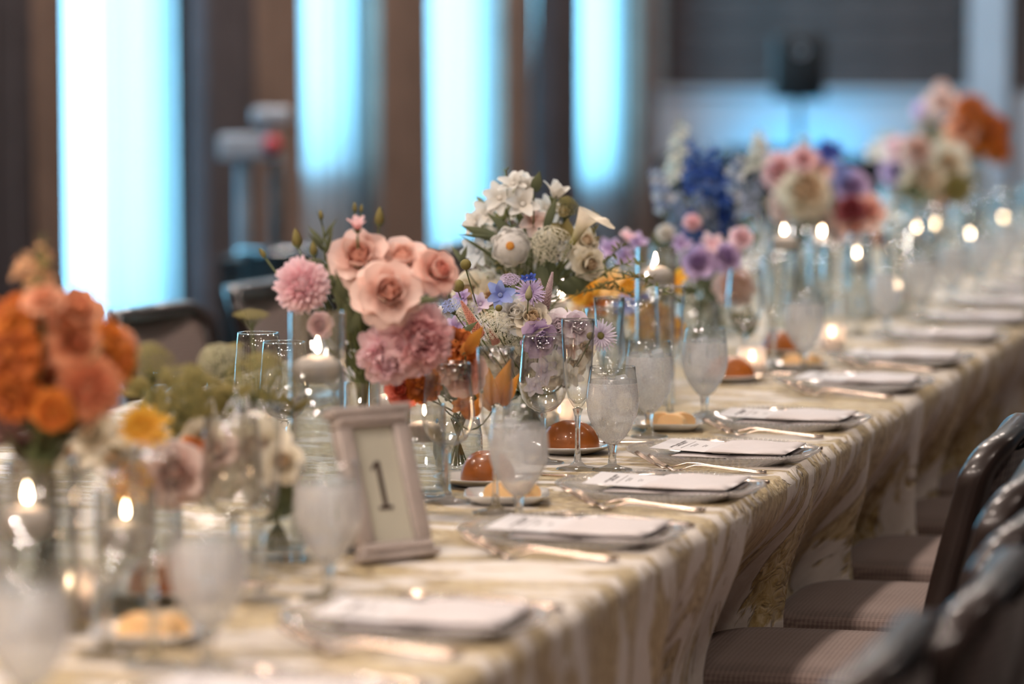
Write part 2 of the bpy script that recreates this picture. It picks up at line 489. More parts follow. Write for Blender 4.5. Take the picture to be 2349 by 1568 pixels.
for i, (a, b, s, h) in enumerate(WIN):
    w = bpy.data.objects.new('window_%d' % (i + 1), None); COL.objects.link(w); w['kind'] = 'structure'
    w.location = (RX0 - .2, a, s)
    H, W_ = h - s, b - a
    add('pane', gme('pane', box(-.012, 0, .04, W_ - .04, .04, H - .04), False), M['pane'], w)
    fr = [box(-.03, .05, 0, .06, 0, H), box(-.03, .05, W_ - .06, W_, 0, H), box(-.03, .05, .06, W_ - .06, 0, .06), box(-.03, .05, .06, W_ - .06, H - .06, H)]
    add('window_frame', gme('window_frame', join(fr), False), M['frame'], w)
    add('window_sill', gme('window_sill', box(.05, .24, -.03, W_ + .03, -.04, 0), False), M['trimw'], w)
struct('baseboard_left', box(RX0, RX0 + .02, RY0, RY1, 0, .14), M['trimw'])
struct('baseboard_back', box(RX0, RX1, RY1 - .02, RY1, 0, .14), M['trimw'])

def folded(y0, y1, x, z0, z1, spacing, amp, seed, rows=10, taper=0.0):
    rnd = random.Random(seed)
    n = max(24, int((y1 - y0) / spacing * 8))
    ph = rnd.random() * 6
    V, F, U = [], [], []
    for j in range(rows + 1):
        t = j / rows
        z = z0 + (z1 - z0) * t
        for i in range(n + 1):
            s = i / n
            yy = y0 + (y1 - y0) * s
            cyl = (y0 + y1) / 2
            yy = cyl + (yy - cyl) * (1 + taper * (1 - t))
            ang = s * (y1 - y0) / spacing * 2 * PI + ph + 0.7 * math.sin(s * 7 + ph)
            V.append((x + amp * (1.15 - 0.3 * t) * math.sin(ang) + 0.25 * amp * math.sin(2.3 * ang + t * 2), yy, z)); U.append((yy, z))
    w = n + 1
    for j in range(rows):
        for i in range(n):
            a = j * w + i
            F.append((a, a + 1, a + 1 + w, a + w))
    return V, F, U
DR = [(11.45, 12.12, 'drapedark', 'slate blue drape at the far left edge of the photo'), (12.08, 12.38, 'drape', 'narrow brown drape between the slate drape and the widest bright window'),
      (13.9, 14.5, 'drapedark', 'dark brown drape right of the widest bright window'), (14.45, 15.1, 'drape', 'brown drape behind the stand with the red knob'),
      (16.34, 17.14, 'drape', 'wide brown drape behind the pink bouquet'), (18.7, 19.08, 'drape', 'narrow brown drape above the white bouquet'),
      (19.54, 20.24, 'drapedark', 'dark slate drape above the calla lily'), (21.82, 22.2, 'drape', 'last brown drape beside the back wall panelling')]
for i, (a, b, k, lab) in enumerate(DR):
    o = add('window_drape', gme('window_drape', folded(a, b, -4.98, .02, 3.95, .13, .045, i)), M[k])
    tag(o, lab, 'curtain')
SH = ['white sheer curtain over the nearest window outside the left edge', 'bright white sheer curtain over the widest window at left', 'bright white sheer curtain behind the stand with the red knob',
      'bright white sheer curtain between the pink and white bouquets', 'narrow blue tinted sheer between two dark drapes', 'white sheer curtain left of the dark back wall panelling']
for i, (a, b, s, h) in enumerate(WIN):
    o = add('sheer_curtain', gme('sheer_curtain', folded(a - .04, b + .04, -5.10, .02, 3.93, .19, .03, 40 + i)), M['sheer'])
    tag(o, SH[i], 'curtain')
cr = add('curtain_rod', gme('curtain_rod', tube([(-5.03, 8.5, 3.98), (-5.03, 22.3, 3.98)], .022, 8)), M['frame'])
tag(cr, 'long dark curtain rod above all the windows', 'curtain rod')

# back wall: dark boards, pale wainscot and columns
def on_y(px, py, Y):
    d = ray(px, py); return CC + d * (Y / d.y)
xa, xb = on_y(1528, 100, RY1).x, on_y(2214, 100, RY1).x
pan = bpy.data.objects.new('trim_1', None); COL.objects.link(pan); pan['kind'] = 'structure'; pan.location = (0, RY1, 0)
nb = 14
bmesh_board = gme('board', box(xa, xb, -.05, 0, .004, (3.9 - 1.17) / nb - .004), False)
for i in range(nb):
    add('board', bmesh_board, M['dpanel'], pan, Matrix.Translation((0, random.uniform(-.006, .004), 1.17 + i * (3.9 - 1.17) / nb)))
struct('trim_2', join([box(xa - .2, xb + .1, RY1 - .06, RY1, .14, 1.13), box(xa - .2, xb + .1, RY1 - .09, RY1, 1.13, 1.17)]), M['trimw'])
xc, xd = on_y(2228, 100, RY1).x, on_y(2318, 100, RY1).x
struct('trim_3', join([box(xc, xd, RY1 - .12, RY1, .14, CEIL - .15), box(xc - .03, xd + .03, RY1 - .15, RY1, 0, .14), box(xc - .03, xd + .03, RY1 - .15, RY1, CEIL - .15, CEIL)]), M['trimw'])
xe = on_y(2335, 100, RY1).x
struct('trim_4', join([box(xe + .25 * k, xe + .25 * k + .242, RY1 - .05, RY1, 1.17, 3.9) for k in range(12)]), M['dpanel'])
struct('trim_5', box(xe, xe + 3.0, RY1 - .06, RY1, .14, 1.15), M['trimw'])

# ceiling downlights and unseen added fill lights (each with its own lamp)
dl = None
for i, (x, yv, pw_) in enumerate(LAMPS_AND_FILLS):
    t = thing('ceiling_and_fill_light', 'round warm ceiling light above the banquet room, some added as unseen fill', 'ceiling light', (x, yv, CEIL), 0, 'recessed ceiling downlights')
    if dl is None:
        dl = (lathe_me('trim_ring', [(.20, 0), (.20, -.02), (.17, -.025), (.165, 0)], 32), lathe_me('diffuser', [(.001, -.008), (.165, -.008)], 32))
    add('trim_ring', dl[0], M['trimw'], t); add('diffuser', dl[1], M['lampglow'], t)
    ld = bpy.data.lights.new('downlight', 'AREA'); ld.shape = 'DISK'; ld.size = .34; ld.energy = LAMP_W * pw_; ld.color = LAMP_COL
    ld.spread = math.radians(150)
    lo = bpy.data.objects.new('ceiling_and_fill_lamp', ld); COL.objects.link(lo); lo.parent = t; lo.location = (0, 0, -.03)

# ================================================================ chairs
def make_chair():
    t = thing('banquet_chair', 'chair', 'chair')
    def P(u, z, off=0.0):
        k = (z - .42) / .43
        return Vector((-.225 - .085 * k - .03 * k * k + .055 * (u / .24) ** 2 + off, u, z))
    zb, zt, hw, R = .44, .855, .235, .07
    out = []
    for j in range(8):
        z = zb + (zt - R - zb) * j / 7; out.append((-(hw - .03 * (1 - (z - zb) / .4)), z))
    for j in range(1, 9):
        a = PI - j / 8 * PI / 2
        out.append((-(hw - R) + R * math.cos(a), zt - R + R * math.sin(a)))
    out += [(-u, z) for (u, z) in reversed(out[:-1])]
    # back frame: rectangular bar round the outline
    pts = [P(u, z) for u, z in out]
    V, F = [], []
    n = len(out)
    for j, (u, z) in enumerate(out):
        a = Vector((out[min(j + 1, n - 1)][0] - out[max(j - 1, 0)][0], out[min(j + 1, n - 1)][1] - out[max(j - 1, 0)][1])).normalized()
        nu, nz = -a.y, a.x
        if nu * u + nz * (z - .62) < 0: nu, nz = -nu, -nz      # outward
        for (o_, f_) in ((0.0, -.021), (.004, -.014), (.004, .014), (0, .021), (-.024, .021), (-.028, .014), (-.028, -.014), (-.024, -.021)):
            V.append(P(u + nu * o_, z + nz * o_, f_))
    for j in range(n - 1):
        for i in range(8):
            a, b = j * 8 + i, j * 8 + (i + 1) % 8
            F.append((a, b, b + 8, a + 8))
    F += [tuple(range(8)), tuple(range((n - 1) * 8, n * 8))]
    add('back_frame', mesh('back_frame', V, F), M['chairwood'], t)
    rail = tube([P(u, .452) for u in (-.2, -.1, 0, .1, .2)], .016, 8)
    add('back_rail', gme('back_rail', rail), M['chairwood'], t)
    def panel(sgn):
        V, F, U = [], [], []
        rows, cols = 14, 14
        for j in range(rows + 1):
            z = zb + .02 + (zt - .026 - zb - .02) * j / rows
            w = hw - .026 - .03 * (1 - min(1, (z - zb) / .4))
            if z > zt - R:
                q = min(1.0, (z - (zt - R)) / (R - .026)); rr = R - .026
                w = (hw - R) + rr * math.sqrt(max(0, 1 - q * q))
            for i in range(cols + 1):
                s = -1 + 2 * i / cols
                puff = .012 * (1 - s ** 6) * (1 - abs(2 * j / rows - 1) ** 6)
                V.append(P(w * s, z, sgn * (.006 + puff))); U.append((i / cols, j / rows))
        for j in range(rows):
            for i in range(cols):
                a = j * (cols + 1) + i
                F.append((a, a + 1, a + cols + 2, a + cols + 1))
        return V, F, U
    add('back_cushion', gme('back_cushion', panel(1)), M['seatfab'], t)
    add('rear_panel', gme('rear_panel', panel(-1)), M['backfab'], t)
    # seat
    V, F, U = [], [], []
    def ring(s, z, n=36):
        k = []
        for i in range(n):
            a = 2 * PI * i / n
            cx, cy_ = math.cos(a), math.sin(a)
            e = 0.42
            k.append((.004 + s * .196 * math.copysign(abs(cx) ** e, cx), s * .238 * math.copysign(abs(cy_) ** e, cy_) * (1 + .06 * cx), z))
        return k
    rings = [(.90, .415), (.985, .425), (1.0, .45), (1.0, .472), (.97, .487), (.85, .494), (.55, .498), (.0001, .499)]
    for s, z in rings:
        V += ring(s, z)
    for j in range(len(rings) - 1):
        for i in range(36):
            a, b = j * 36 + i, j * 36 + (i + 1) % 36
            F.append((a, b, b + 36, a + 36))
    add('seat', mesh('seat', V, F), M['seatfab'], t)
    add('seat_frame', bevel_me('seat_frame', box(-.20, .19, -.225, .225, .365, .417), .01, 2), M['chairwood'], t)
    for (x, yv, dx) in ((.165, .2, .0), (.165, -.2, .0), (-.19, .2, -.06), (-.19, -.2, -.06)):
        add('leg', gme('leg', tube([(x, yv, .38), (x + dx * .3, yv, .2), (x + dx, yv, .0)], [.021, .018, .013], 8)), M['chairwood'], t)
    return t
chair0 = remember(make_chair())
CH_R = [(3.57, -.86, 'blurred dark chair nearest the camera on the right side'), (4.08, -.82, 'blurred dark chair, second from the bottom right corner'),
        (4.66, -.84, 'dark framed chair third up along the right side of the table'), (5.08, -.90, 'dark framed chair just before the sharp one at the right edge'),
        (5.64, -1.0, 'sharp dark wood chair with charcoal weave back at the right edge'), (6.2, -.95, 'taupe seated chair tucked in beyond the sharp chair'),
        (6.82, -.95, 'taupe seated chair beside the gap between the tablecloths')]
used = False
for (yv, xv, lab) in CH_R:
    o = dup(chair0, (xv, yv, 0), PI + random.uniform(-.03, .03), lab) if used else chair0
    if not used:
        chair0.location = (xv, yv, 0); chair0.rotation_euler = (0, 0, PI); chair0['label'] = lab; used = True
for k in range(7):
    dup(chair0, (-.95, 7.45 + .58 * k, 0), PI, 'dark framed chair along the hidden right side of the far table', 'far right side chairs')
CH_L = [(7.0, 'chair with taupe rounded back behind the yellow green seed heads'), (7.82, 'chair with taupe rounded back left of the pink dahlia'), ]
L1 = on_z(392, 703, .85); L2 = on_z(575, 652, .85)
dup(chair0, (L1.x + .28, L1.y - .10, 0), -.10, 'chair with taupe rounded back in front of the widest bright window')
dup(chair0, (L2.x + .33, L2.y - .02, 0), -.05, 'chair with taupe rounded back beside the pale pink dahlia')
for k, yv in enumerate((9.35, 9.95, 10.5, 11.1, 11.7)):
    dup(chair0, (-2.62, yv, 0), random.uniform(-.06, .06), 'chair on the far side of the table hidden behind the bouquets', 'far side chairs behind bouquets')
CHAIR_Y = [(yv, xv) for (yv, xv, _) in CH_R] + [(7.45 + .58 * k, -.95) for k in range(7)]
CHAIR_L = [(o.location.y, o.location.x) for o in bpy.data.objects if o.name.startswith('banquet_chair') and o.location.x < -2]

# ================================================================ tables and cloths
TX0, TX1, TZ = -2.50, -1.05, .76
def banquet_table(y0, y1, lab):
    t = thing('banquet_table', lab, 'table', ((TX0 + TX1) / 2, (y0 + y1) / 2, 0))
    hx, hy = (TX1 - TX0) / 2 - .02, (y1 - y0) / 2 - .01
    add('tabletop', gme('tabletop', box(-hx, hx, -hy, hy, .722, .752), False), M['tabletop'], t)
    leg = None
    for sx in (-1, 1):
        for sy in (-1, 1):
            add('leg', gme('leg', tube([(sx * (hx - .2), sy * (hy - .3), .722), (sx * (hx - .2), sy * (hy - .3), 0)], .017, 8)), M['greymetal'], t)
banquet_table(1.9, 6.70, 'long banquet table under the near gold brocade cloth')
banquet_table(6.72, 11.0, 'long banquet table under the far gold brocade cloth')
banquet_table(11.02, 15.0, 'last banquet table at the far end of the row')

def tablecloth(y0, y1, seed, slant=0.0, x_in=0.0, zt=TZ, hang=.72, amp=.018):
    rnd = random.Random(seed)
    ph = [rnd.random() * 6.28 for _ in range(6)]
    ny = int((y1 - y0) / .028)
    rows = []                                     # (side, parameter)
    R = .014
    sv = []
    for j in range(19): sv.append(('L', hang * (1 - j / 18)))
    for j in range(27): sv.append(('T', j / 26))
    for j in range(1, 27): sv.append(('R', hang * (j / 26) ** 1.2))
    V, F, U = [], [], []
    def push(yv, t, left=False):
        p = 0
        if left:
            for (cyv, cxv) in CHAIR_L:
                need = max(0.0, (cxv + .215) - (TX0 - .02))
                p = max(p, need * (1 - smooth(.22, .36, abs(yv - cyv))))
            return p * smooth(.02, .25, t)
        for (cyv, cxv) in CHAIR_Y:
            front = cxv - .212
            need = max(0.0, (TX1 + .02) - front)
            if need > 0:
                w = 1 - smooth(.20, .36, abs(yv - cyv))
                p = max(p, need * w)
        return p * smooth(.02, .27, t)
    def fold(yv, t):
        g = smooth(.0, .5, t)
        f = math.sin(yv * 17 + ph[0] + 1.1 * math.sin(yv * 3.1 + ph[1])) + .55 * math.sin(yv * 31 + ph[2]) + .35 * math.sin(yv * 7 + ph[3])
        return amp * g * f + .03 * g + .006 * math.sin(yv * 23 + ph[4]) * smooth(0, .1, t)
    for i in range(ny + 1):
        yb = y0 + (y1 - y0) * i / ny
        for (side, p) in sv:
            if side == 'T':
                x = (TX0 + R) + (TX1 - TX0 - 2 * R) * p
                V.append((x + (x_in if p < .5 else -x_in), yb, zt + .0004 * math.sin(yb * 9 + x * 17 + ph[5]) * (1 if .03 < p < .97 else 0))); U.append((yb, x))
            else:
                t = p
                yy = yb - (slant * smooth(0, .5, t) * smooth(y1 - 1.0, y1, yb))
                if t < .012: ex, ez = R * .85, R * .25
                else: ex, ez = R, R + (t - .012)
                off = ex - R + fold(yy, t) - push(yy, t, side == 'L')
                if side == 'R': x = TX1 + off - x_in
                else: x = TX0 - off + x_in
                V.append((x, yy, zt - ez)); U.append((yb, (TX1 + t) if side == 'R' else (TX0 - t)))
    w = len(sv)
    for i in range(ny):
        for j in range(w - 1):
            a = i * w + j
            F.append((a, a + w, a + w + 1, a + 1))
    return V, F, U
c1 = add('tablecloth', gme('tablecloth', tablecloth(1.9, 6.78, 3, slant=.35)), M['brocade'])
tag(c1, 'ivory and gold crinkled brocade cloth on the near table', 'tablecloth')
c2 = add('tablecloth', gme('tablecloth', tablecloth(6.72, 15.05, 5, slant=0.0, zt=TZ - .0035, amp=.03)), M['brocade'])
tag(c2, 'ivory and gold brocade cloth with deep folds on the far tables', 'tablecloth')
c3 = add('table_skirt', gme('table_skirt', tablecloth(6.0, 6.76, 8, x_in=.035, zt=TZ - .0055, amp=.008)), M['skirt'])
tag(c3, 'plain grey underlay cloth showing at the gap between the tablecloths', 'tablecloth')

# ================================================================ tableware prototypes
def strip(pts, half, thick=.0012):
    """flat bar along points with a half-width per point (width across local side axis)"""
    pts = [Vector(p) for p in pts]
    V, F = [], []
    n = len(pts)
    for j in range(n):
        t = (pts[min(j + 1, n - 1)] - pts[max(j - 1, 0)]).normalized()
        s = Vector((-t.y, t.x, 0))
        s = s.normalized() if s.length > 1e-6 else Vector((0, 1, 0))
        u = s.cross(t) * -1
        h = half[j]
        for (a, b) in ((-h, 0), (-h * .6, thick), (h * .6, thick), (h, 0), (h * .6, -thick), (-h * .6, -thick)):
            V.append(pts[j] + s * a + Vector((0, 0, 1)) * b)
    for j in range(n - 1):
        for i in range(6):
            a, b = j * 6 + i, j * 6 + (i + 1) % 6
            F.append((a, b, b + 6, a + 6))
    F += [tuple(range(5, -1, -1)), tuple(range((n - 1) * 6, n * 6))]
    return V, F, None

def make_fork(name, ln):
    t = thing(name, 'x', 'fork')
    prof = [(0, .003), (.08, .003), (.2, .005), (.4, .009), (.52, .012), (.60, .0125), (.68, .008), (.73, .004)]
    hw = [.0055, .0068, .005, .0035, .003, .003, .004, .009]
    add('handle', gme('handle', strip([(.105 - ln * a, 0, z) for a, z in prof], hw, .0014)), M['steel'], t)
    head = strip([(.105 - ln * .72, 0, .0045), (.105 - ln * .78, 0, .0035), (.105 - ln * .83, 0, .008)], [.008, .0115, .0115], .0012)
    fh = add('fork_head', gme('fork_head', head), M['steel'], t)
    for k in range(4):
        yv = -.0095 + .0063 * k
        add('tine', gme('tine', strip([(.105 - ln * a, yv, z) for a, z in ((.82, .0072), (.88, .013), (.94, .020), (1.0, .028))], [.0019, .0018, .0016, .0008], .0011)), M['steel'], fh)
    return remember(t)
def make_knife():
    t = thing('dinner_knife', 'x', 'knife')
    add('handle', gme('handle', strip([(.115, 0, .004), (.10, 0, .0045), (.06, 0, .004), (.01, 0, .0035)], [.006, .0075, .0065, .0055], .0025)), M['steel'], t)
    add('blade', gme('blade', strip([(.01, 0, .0035), (-.03, 0, .003), (-.09, 0, .003), (-.115, .003, .003)], [.006, .0085, .008, .002], .0008)), M['steel'], t)
    return remember(t)
def make_spoon():
    t = thing('soup_spoon', 'x', 'spoon')
    add('handle', gme('handle', strip([(.105, 0, .003), (.09, 0, .003), (.05, 0, .006), (-.01, 0, .010), (-.045, 0, .006)], [.006, .0075, .0055, .0035, .004], .0014)), M['steel'], t)
    V, F, U = [], [], []
    for j in range(6):
        q = j / 5
        for i in range(16):
            a = 2 * PI * i / 16
            V.append((-.072 + .03 * q * math.cos(a), .019 * q * math.sin(a), .0015 + .008 * q * q))
    for j in range(5):
        for i in range(16):
            a, b = j * 16 + i, j * 16 + (i + 1) % 16
            F.append((a, b, b + 16, a + 16))
    add('spoon_bowl', mesh('spoon_bowl', V, F), M['steel'], t)
    return remember(t)
FORK, SFORK, KNIFE, SPOON = make_fork('dinner_fork', .215), make_fork('salad_fork', .19), make_knife(), make_spoon()

def make_charger():
    t = thing('charger_plate', 'x', 'plate')
    me = lathe_me('plate', [(.001, .0055), (.06, .005), (.098, .005), (.106, .006), (.125, .0105), (.142, .0155), (.1545, .0195), (.1575, .0195), (.1575, .0175), (.142, .0125), (.122, .0065), (.106, .002), (.1, .001), (.06, .001), (.001, .001)], 96,
                   wob=lambda a, j: 1 + (.004 * math.cos(48 * a) if 2 < j < 11 else 0))
    add('plate', me, M['charger'], t)
    # beaded rim
    V, F, U = [], [], []
    parts = []
    sph = []
    for j in range(5):
        ph = PI * j / 4
        for i in range(6):
            sph.append((math.sin(ph) * math.cos(i * PI / 3), math.sin(ph) * math.sin(i * PI / 3), math.cos(ph)))
    sf = [(j * 6 + i, j * 6 + (i + 1) % 6, (j + 1) * 6 + (i + 1) % 6, (j + 1) * 6 + i) for j in range(4) for i in range(6)]
    for k in range(110):
        a = 2 * PI * k / 110
        parts.append(([(.1575 * math.cos(a) + .0036 * v[0], .1575 * math.sin(a) + .0036 * v[1], .019 + .003 * v[2]) for v in sph], sf))
    b = add('beaded_rim', gme('beaded_rim', join(parts)), M['charger'], t)
    b['kind'] = 'stuff'
    ribs = []
    for k in range(72):
        a = 2 * PI * k / 72
        d = Vector((math.cos(a), math.sin(a), 0))
        ribs.append(tube([d * .104 + Vector((0, 0, .0008)), d * .128 + Vector((0, 0, .0062)), d * .152 + Vector((0, 0, .0155))], .0022, 4))
    r = add('ribbing', gme('ribbing', join(ribs)), M['charger'], t)
    r['kind'] = 'stuff'
    return remember(t)
CHARGER = make_charger()

def make_napkin():
    t = thing('folded_napkin', 'x', 'napkin')
    V, F, U = [], [], []
    def slab(x0, x1, y0, y1, z0, z1, n=12, sag=.002):
        V, F = [], []
        top = []
        for s in (1, 0):
            for j in range(n + 1):
                for i in range(n + 1):
                    u, v = i / n, j / n
                    e = min(u, 1 - u, v, 1 - v)
                    soft = 1 - smooth(0, .08, e)
                    z = (z1 - .45 * (z1 - z0) * soft + sag * math.sin(u * 9 + v * 5) * .5) if s else (z0 + .45 * (z1 - z0) * soft)
                    V.append((x0 + (x1 - x0) * u, y0 + (y1 - y0) * v, z))
        w = n + 1
        for s in (0, 1):
            for j in range(n):
                for i in range(n):
                    a = s * w * w + j * w + i
                    q = (a, a + 1, a + 1 + w, a + w)
                    F.append(q if s == 0 else q[::-1])
        ed = [(i, 0) for i in range(n)] + [(n, j) for j in range(n)] + [(n - i, n) for i in range(n)] + [(0, n - j) for j in range(n)]
        for k in range(len(ed)):
            a = ed[k]; b = ed[(k + 1) % len(ed)]
            ia, ib = a[1] * w + a[0], b[1] * w + b[0]
            F.append((ib, ia, ia + w * w, ib + w * w))
        return V, F, None
    add('lower_fold', gme('lower_fold', slab(-.068, .122, -.083, .083, .0105, .0175)), M['napkin'], t)
    add('upper_fold', gme('upper_fold', slab(-.012, .122, -.083, .083, .0185, .0265)), M['napkin'], t)
    return remember(t)
NAPKIN = make_napkin()
def make_menu():
    t = thing('menu_card', 'x', 'card')
    rot = Matrix.Translation((-.04, 0, .0225)) @ Matrix.Rotation(.04, 4, 'Y')
    add('card_sheet', bevel_me('card_sheet', box(-.066, .07, -.078, .074, -.0004, .0004), .0002, 1, False), M['card'], t, rot)
    lines = []
    def ln(x, y0, y1, w=.0009):
        lines.append(box(x - w, x + w, y0, y1, .0005, .0007))
    # a title in two rows, a rule, then short lines of small print (reads from the chair side)
    rnd = random.Random(5)
    for row, (x, w_) in enumerate(((-.036, .052), (-.030, .030))):
        yv = -w_
        while yv < w_:
            q = rnd.uniform(.004, .009)
            lines.append(box(x - .0022, x + .0022, yv, yv + .0011, .0005, .0007))
            lines.append(box(x - .0022 * rnd.choice((1, -1)) - .0004, x + .0004, yv, yv + q * .6, .0005, .0007))
            yv += q
    ln(-.019, -.05, .05, .0005)
    for x, w_ in ((-.010, .022), (-.006, .016), (.008, .014), (.012, .010)):
        yv = -w_
        while yv < w_:
            q = rnd.uniform(.003, .007); ln(x, yv, yv + q * .7, .0006); yv += q
    add('printed_text', gme('printed_text', join(lines), False), M['ink'], t, rot)
    return remember(t)
MENU = make_menu()

# ---- glasses
def make_goblet():
    t = thing('water_goblet', 'x', 'goblet')
    bowl = [(.006, .042), (.012, .0455), (.0205, .054), (.030, .068), (.0375, .083), (.0415, .098), (.0427, .110), (.0420, .125), (.0400, .142), (.0378, .156), (.0365, .168)]
    bw = add('bowl', lathe_me('bowl', bowl[:9], 40), M['frost'], t)
    add('bowl_lip', lathe_me('bowl_lip', bowl[8:] + [(.0357, .1683), (.0357, .166)], 40), M['clear'], t)
    add('stem', lathe_me('stem', [(.030, 0), (.033, .0015), (.032, .003), (.018, .0055), (.0075, .010), (.0062, .02), (.0068, .034), (.0082, .040), (.0085, .0435), (.0055, .0455), (.001, .046)], 24), M['solid'], t)
    water = [(.001, .048)] + [(r - .0022, z) for r, z in bowl[1:9]] + [(.0372, .147), (.001, .147)]
    iw = add('iced_water', lathe_me('iced_water', water, 32), M['icewater'], t)
    rnd = random.Random(3)
    for k in range(5):
        Mx = Matrix.Translation((rnd.uniform(-.016, .016), rnd.uniform(-.016, .016), .10 + .011 * k)) @ Quaternion((rnd.random(), rnd.random(), rnd.random(), rnd.random())).normalized().to_matrix().to_4x4()
        add('ice_cube', ICE_ME, M['ice'], iw, Mx)
    return remember(t)
ICE_ME = bevel_me('ice_cube', box(-.0095, .0095, -.0085, .0085, -.009, .009), .003, 2)
def make_wine():
    t = thing('wine_glass', 'x', 'wine glass')
    bowl = [(.004, .083), (.014, .086), (.026, .094), (.0345, .106), (.0392, .122), (.0402, .136), (.0385, .158), (.0362, .185), (.0342, .210), (.0334, .2102), (.0352, .185), (.0375, .158), (.0392, .136), (.0382, .122), (.0335, .1065), (.025, .0955), (.013, .0885), (.001, .0875)]
    bo = add('bowl', lathe_me('bowl', bowl, 40), M['clear'], t)
    add('lip', lathe_me('lip', [(.0334 + .0009 * math.cos(2 * PI * k / 8), .2102 + .0009 * math.sin(2 * PI * k / 8)) for k in range(9)], 40), M['solid'], bo)
    add('stem', lathe_me('stem', [(.0335, 0), (.0345, .001), (.0335, .0022), (.015, .005), (.006, .010), (.0042, .02), (.0038, .05), (.0042, .072), (.007, .0815), (.003, .0835), (.001, .084)], 24), M['solid'], t)
    return remember(t)
def make_flute():
    t = thing('champagne_flute', 'x', 'flute')
    bowl = [(.003, .098), (.0085, .103), (.0155, .115), (.0205, .135), (.0232, .160), (.0250, .190), (.0264, .220), (.0272, .242), (.0266, .2423), (.0256, .220), (.0242, .190), (.0224, .160), (.0197, .1355), (.0146, .1165), (.006, .107), (.001, .106)]
    bo = add('bowl', lathe_me('bowl', bowl, 36), M['clear'], t)
    add('lip', lathe_me('lip', [(.0268 + .0008 * math.cos(2 * PI * k / 8), .2424 + .0008 * math.sin(2 * PI * k / 8)) for k in range(9)], 40), M['solid'], bo)
    add('stem', lathe_me('stem', [(.034, 0), (.035, .001), (.034, .0022), (.015, .0055), (.0065, .013), (.0045, .03), (.004, .06), (.0048, .085), (.0085, .098), (.003, .100), (.001, .101)], 24), M['solid'], t)
    return remember(t)
GOBLET, WINE, FLUTE = make_goblet(), make_wine(), make_flute()
def make_bread_plate():
    t = thing('bread_plate', 'x', 'plate')
    add('dish', lathe_me('dish', [(.001, .004), (.045, .004), (.055, .006), (.072, .013), (.079, .0155), (.0805, .0145), (.072, .0105), (.055, .003), (.045, .0), (.001, .0)], 48), M['china'], t)
    return remember(t)
def roll_me(name, seed, lx=.05, ly=.034, h=.05):
    rnd = random.Random(seed)
    V, F, U = [], [], []
    n, m = 28, 16
    for j in range(m + 1):
        th = PI * j / m
        for i in range(n):
            a = 2 * PI * i / n
            k = 1 + .03 * math.sin(3 * a + seed) * math.sin(th)
            x = lx * math.copysign(abs(math.sin(th) * math.cos(a)) ** .85, math.cos(a)) * k
            yv = ly * math.sin(th) * math.sin(a) * k
            z = math.cos(th)
            z = (h * (z ** .9 if z > 0 else -.12 * abs(z) ** .4)) - .008 * math.exp(-((yv) / .006) ** 2) * (1 if z > .3 else 0)
            V.append((x, yv, z + .006))
    for j in range(m):
        for i in range(n):
            a, b = j * n + i, j * n + (i + 1) % n
            F.append((a, b, b + n, a + n))
    return mesh(name, V, F)
ROLL = [roll_me('bread_roll', 1, .05, .034, .046), roll_me('bread_roll', 2, .043, .04, .045), roll_me('bread_roll', 3, .053, .033, .043)]
def make_butter_dish():
    t = thing('butter_dish', 'x', 'dish')
    def sq(s, z, k=6, n=32):
        return [(s * math.copysign(abs(math.cos(2 * PI * i / n)) ** (2 / k), math.cos(2 * PI * i / n)), s * math.copysign(abs(math.sin(2 * PI * i / n)) ** (2 / k), math.sin(2 * PI * i / n)), z) for i in range(n)]
    V, F = [], []
    prof = [(.001, .004), (.038, .004), (.044, .006), (.062, .016), (.064, .0155), (.046, .003), (.038, 0), (.001, 0)]
    for s, z in prof: V += sq(s, z)
    for j in range(len(prof) - 1):
        for i in range(32):
            a, b = j * 32 + i, j * 32 + (i + 1) % 32
            F.append((a, b, b + 32, a + 32))
    add('dish', mesh('dish', V, F), M['china'], t)
    return remember(t)
BPLATE, BDISH = make_bread_plate(), make_butter_dish()
def butter_me(name, seed):
    n = 14
    prof = [(0.0, 0)] + []
    pts = [(-.024, 0), (.024, 0)] + [(.024 * math.cos(PI * k / 10), .010 + .016 * math.sin(PI * k / 10)) for k in range(11)]
    V = [(x, -.011, z) for x, z in pts] + [(x, .011, z) for x, z in pts]
    k = len(pts)
    F = [tuple(range(k)), tuple(range(2 * k - 1, k - 1, -1))] + [(i, i + k, (i + 1) % k + k, (i + 1) % k) for i in range(k)]
    return bevel_me(name, (V, F), .0018, 2)
BUTTER = butter_me('butter_pat', 1)
def make_bknife():
    t = thing('butter_knife', 'x', 'knife')
    add('handle', gme('handle', strip([(.085, 0, .004), (.07, 0, .0045), (.03, 0, .004), (.0, 0, .0035)], [.005, .0065, .0052, .0045], .002)), M['steel'], t)
    add('blade', gme('blade', strip([(.0, 0, .0035), (-.03, 0, .003), (-.06, 0, .003), (-.078, .003, .003)], [.005, .0075, .007, .002], .0008)), M['steel'], t)
    return remember(t)
BKNIFE = make_bknife()
_first = set()
def put(proto, loc, rz, label, group=None):
    if proto.name not in _first:
        _first.add(proto.name)
        proto.location = loc; proto.rotation_euler = (0, 0, rz); proto['label'] = label
        if group: proto['group'] = group
        return proto
    return dup(proto, loc, rz, label, group)

# ================================================================ place settings on the near side
PLATE_X = -1.197
#  plate Y, where in the photo, goblet (px, rim py)
SETS = [(3.52, 'setting at the bottom left corner', (62, 1296)), (4.08, 'setting just in front of the number frame', (475, 1186)),
        (4.87, 'first setting beyond the number frame', (752, 1062)), (5.40, 'second setting beyond the number frame', (1190, 936)),
        (5.89, 'third setting beyond the number frame', (1405, 840)), (6.44, 'fourth setting beyond the number frame', (1490, 782)),
        (7.19, 'fifth setting beyond the number frame', (1617, 751)), (7.78, 'sixth setting beyond the number frame', (1845, 668))]
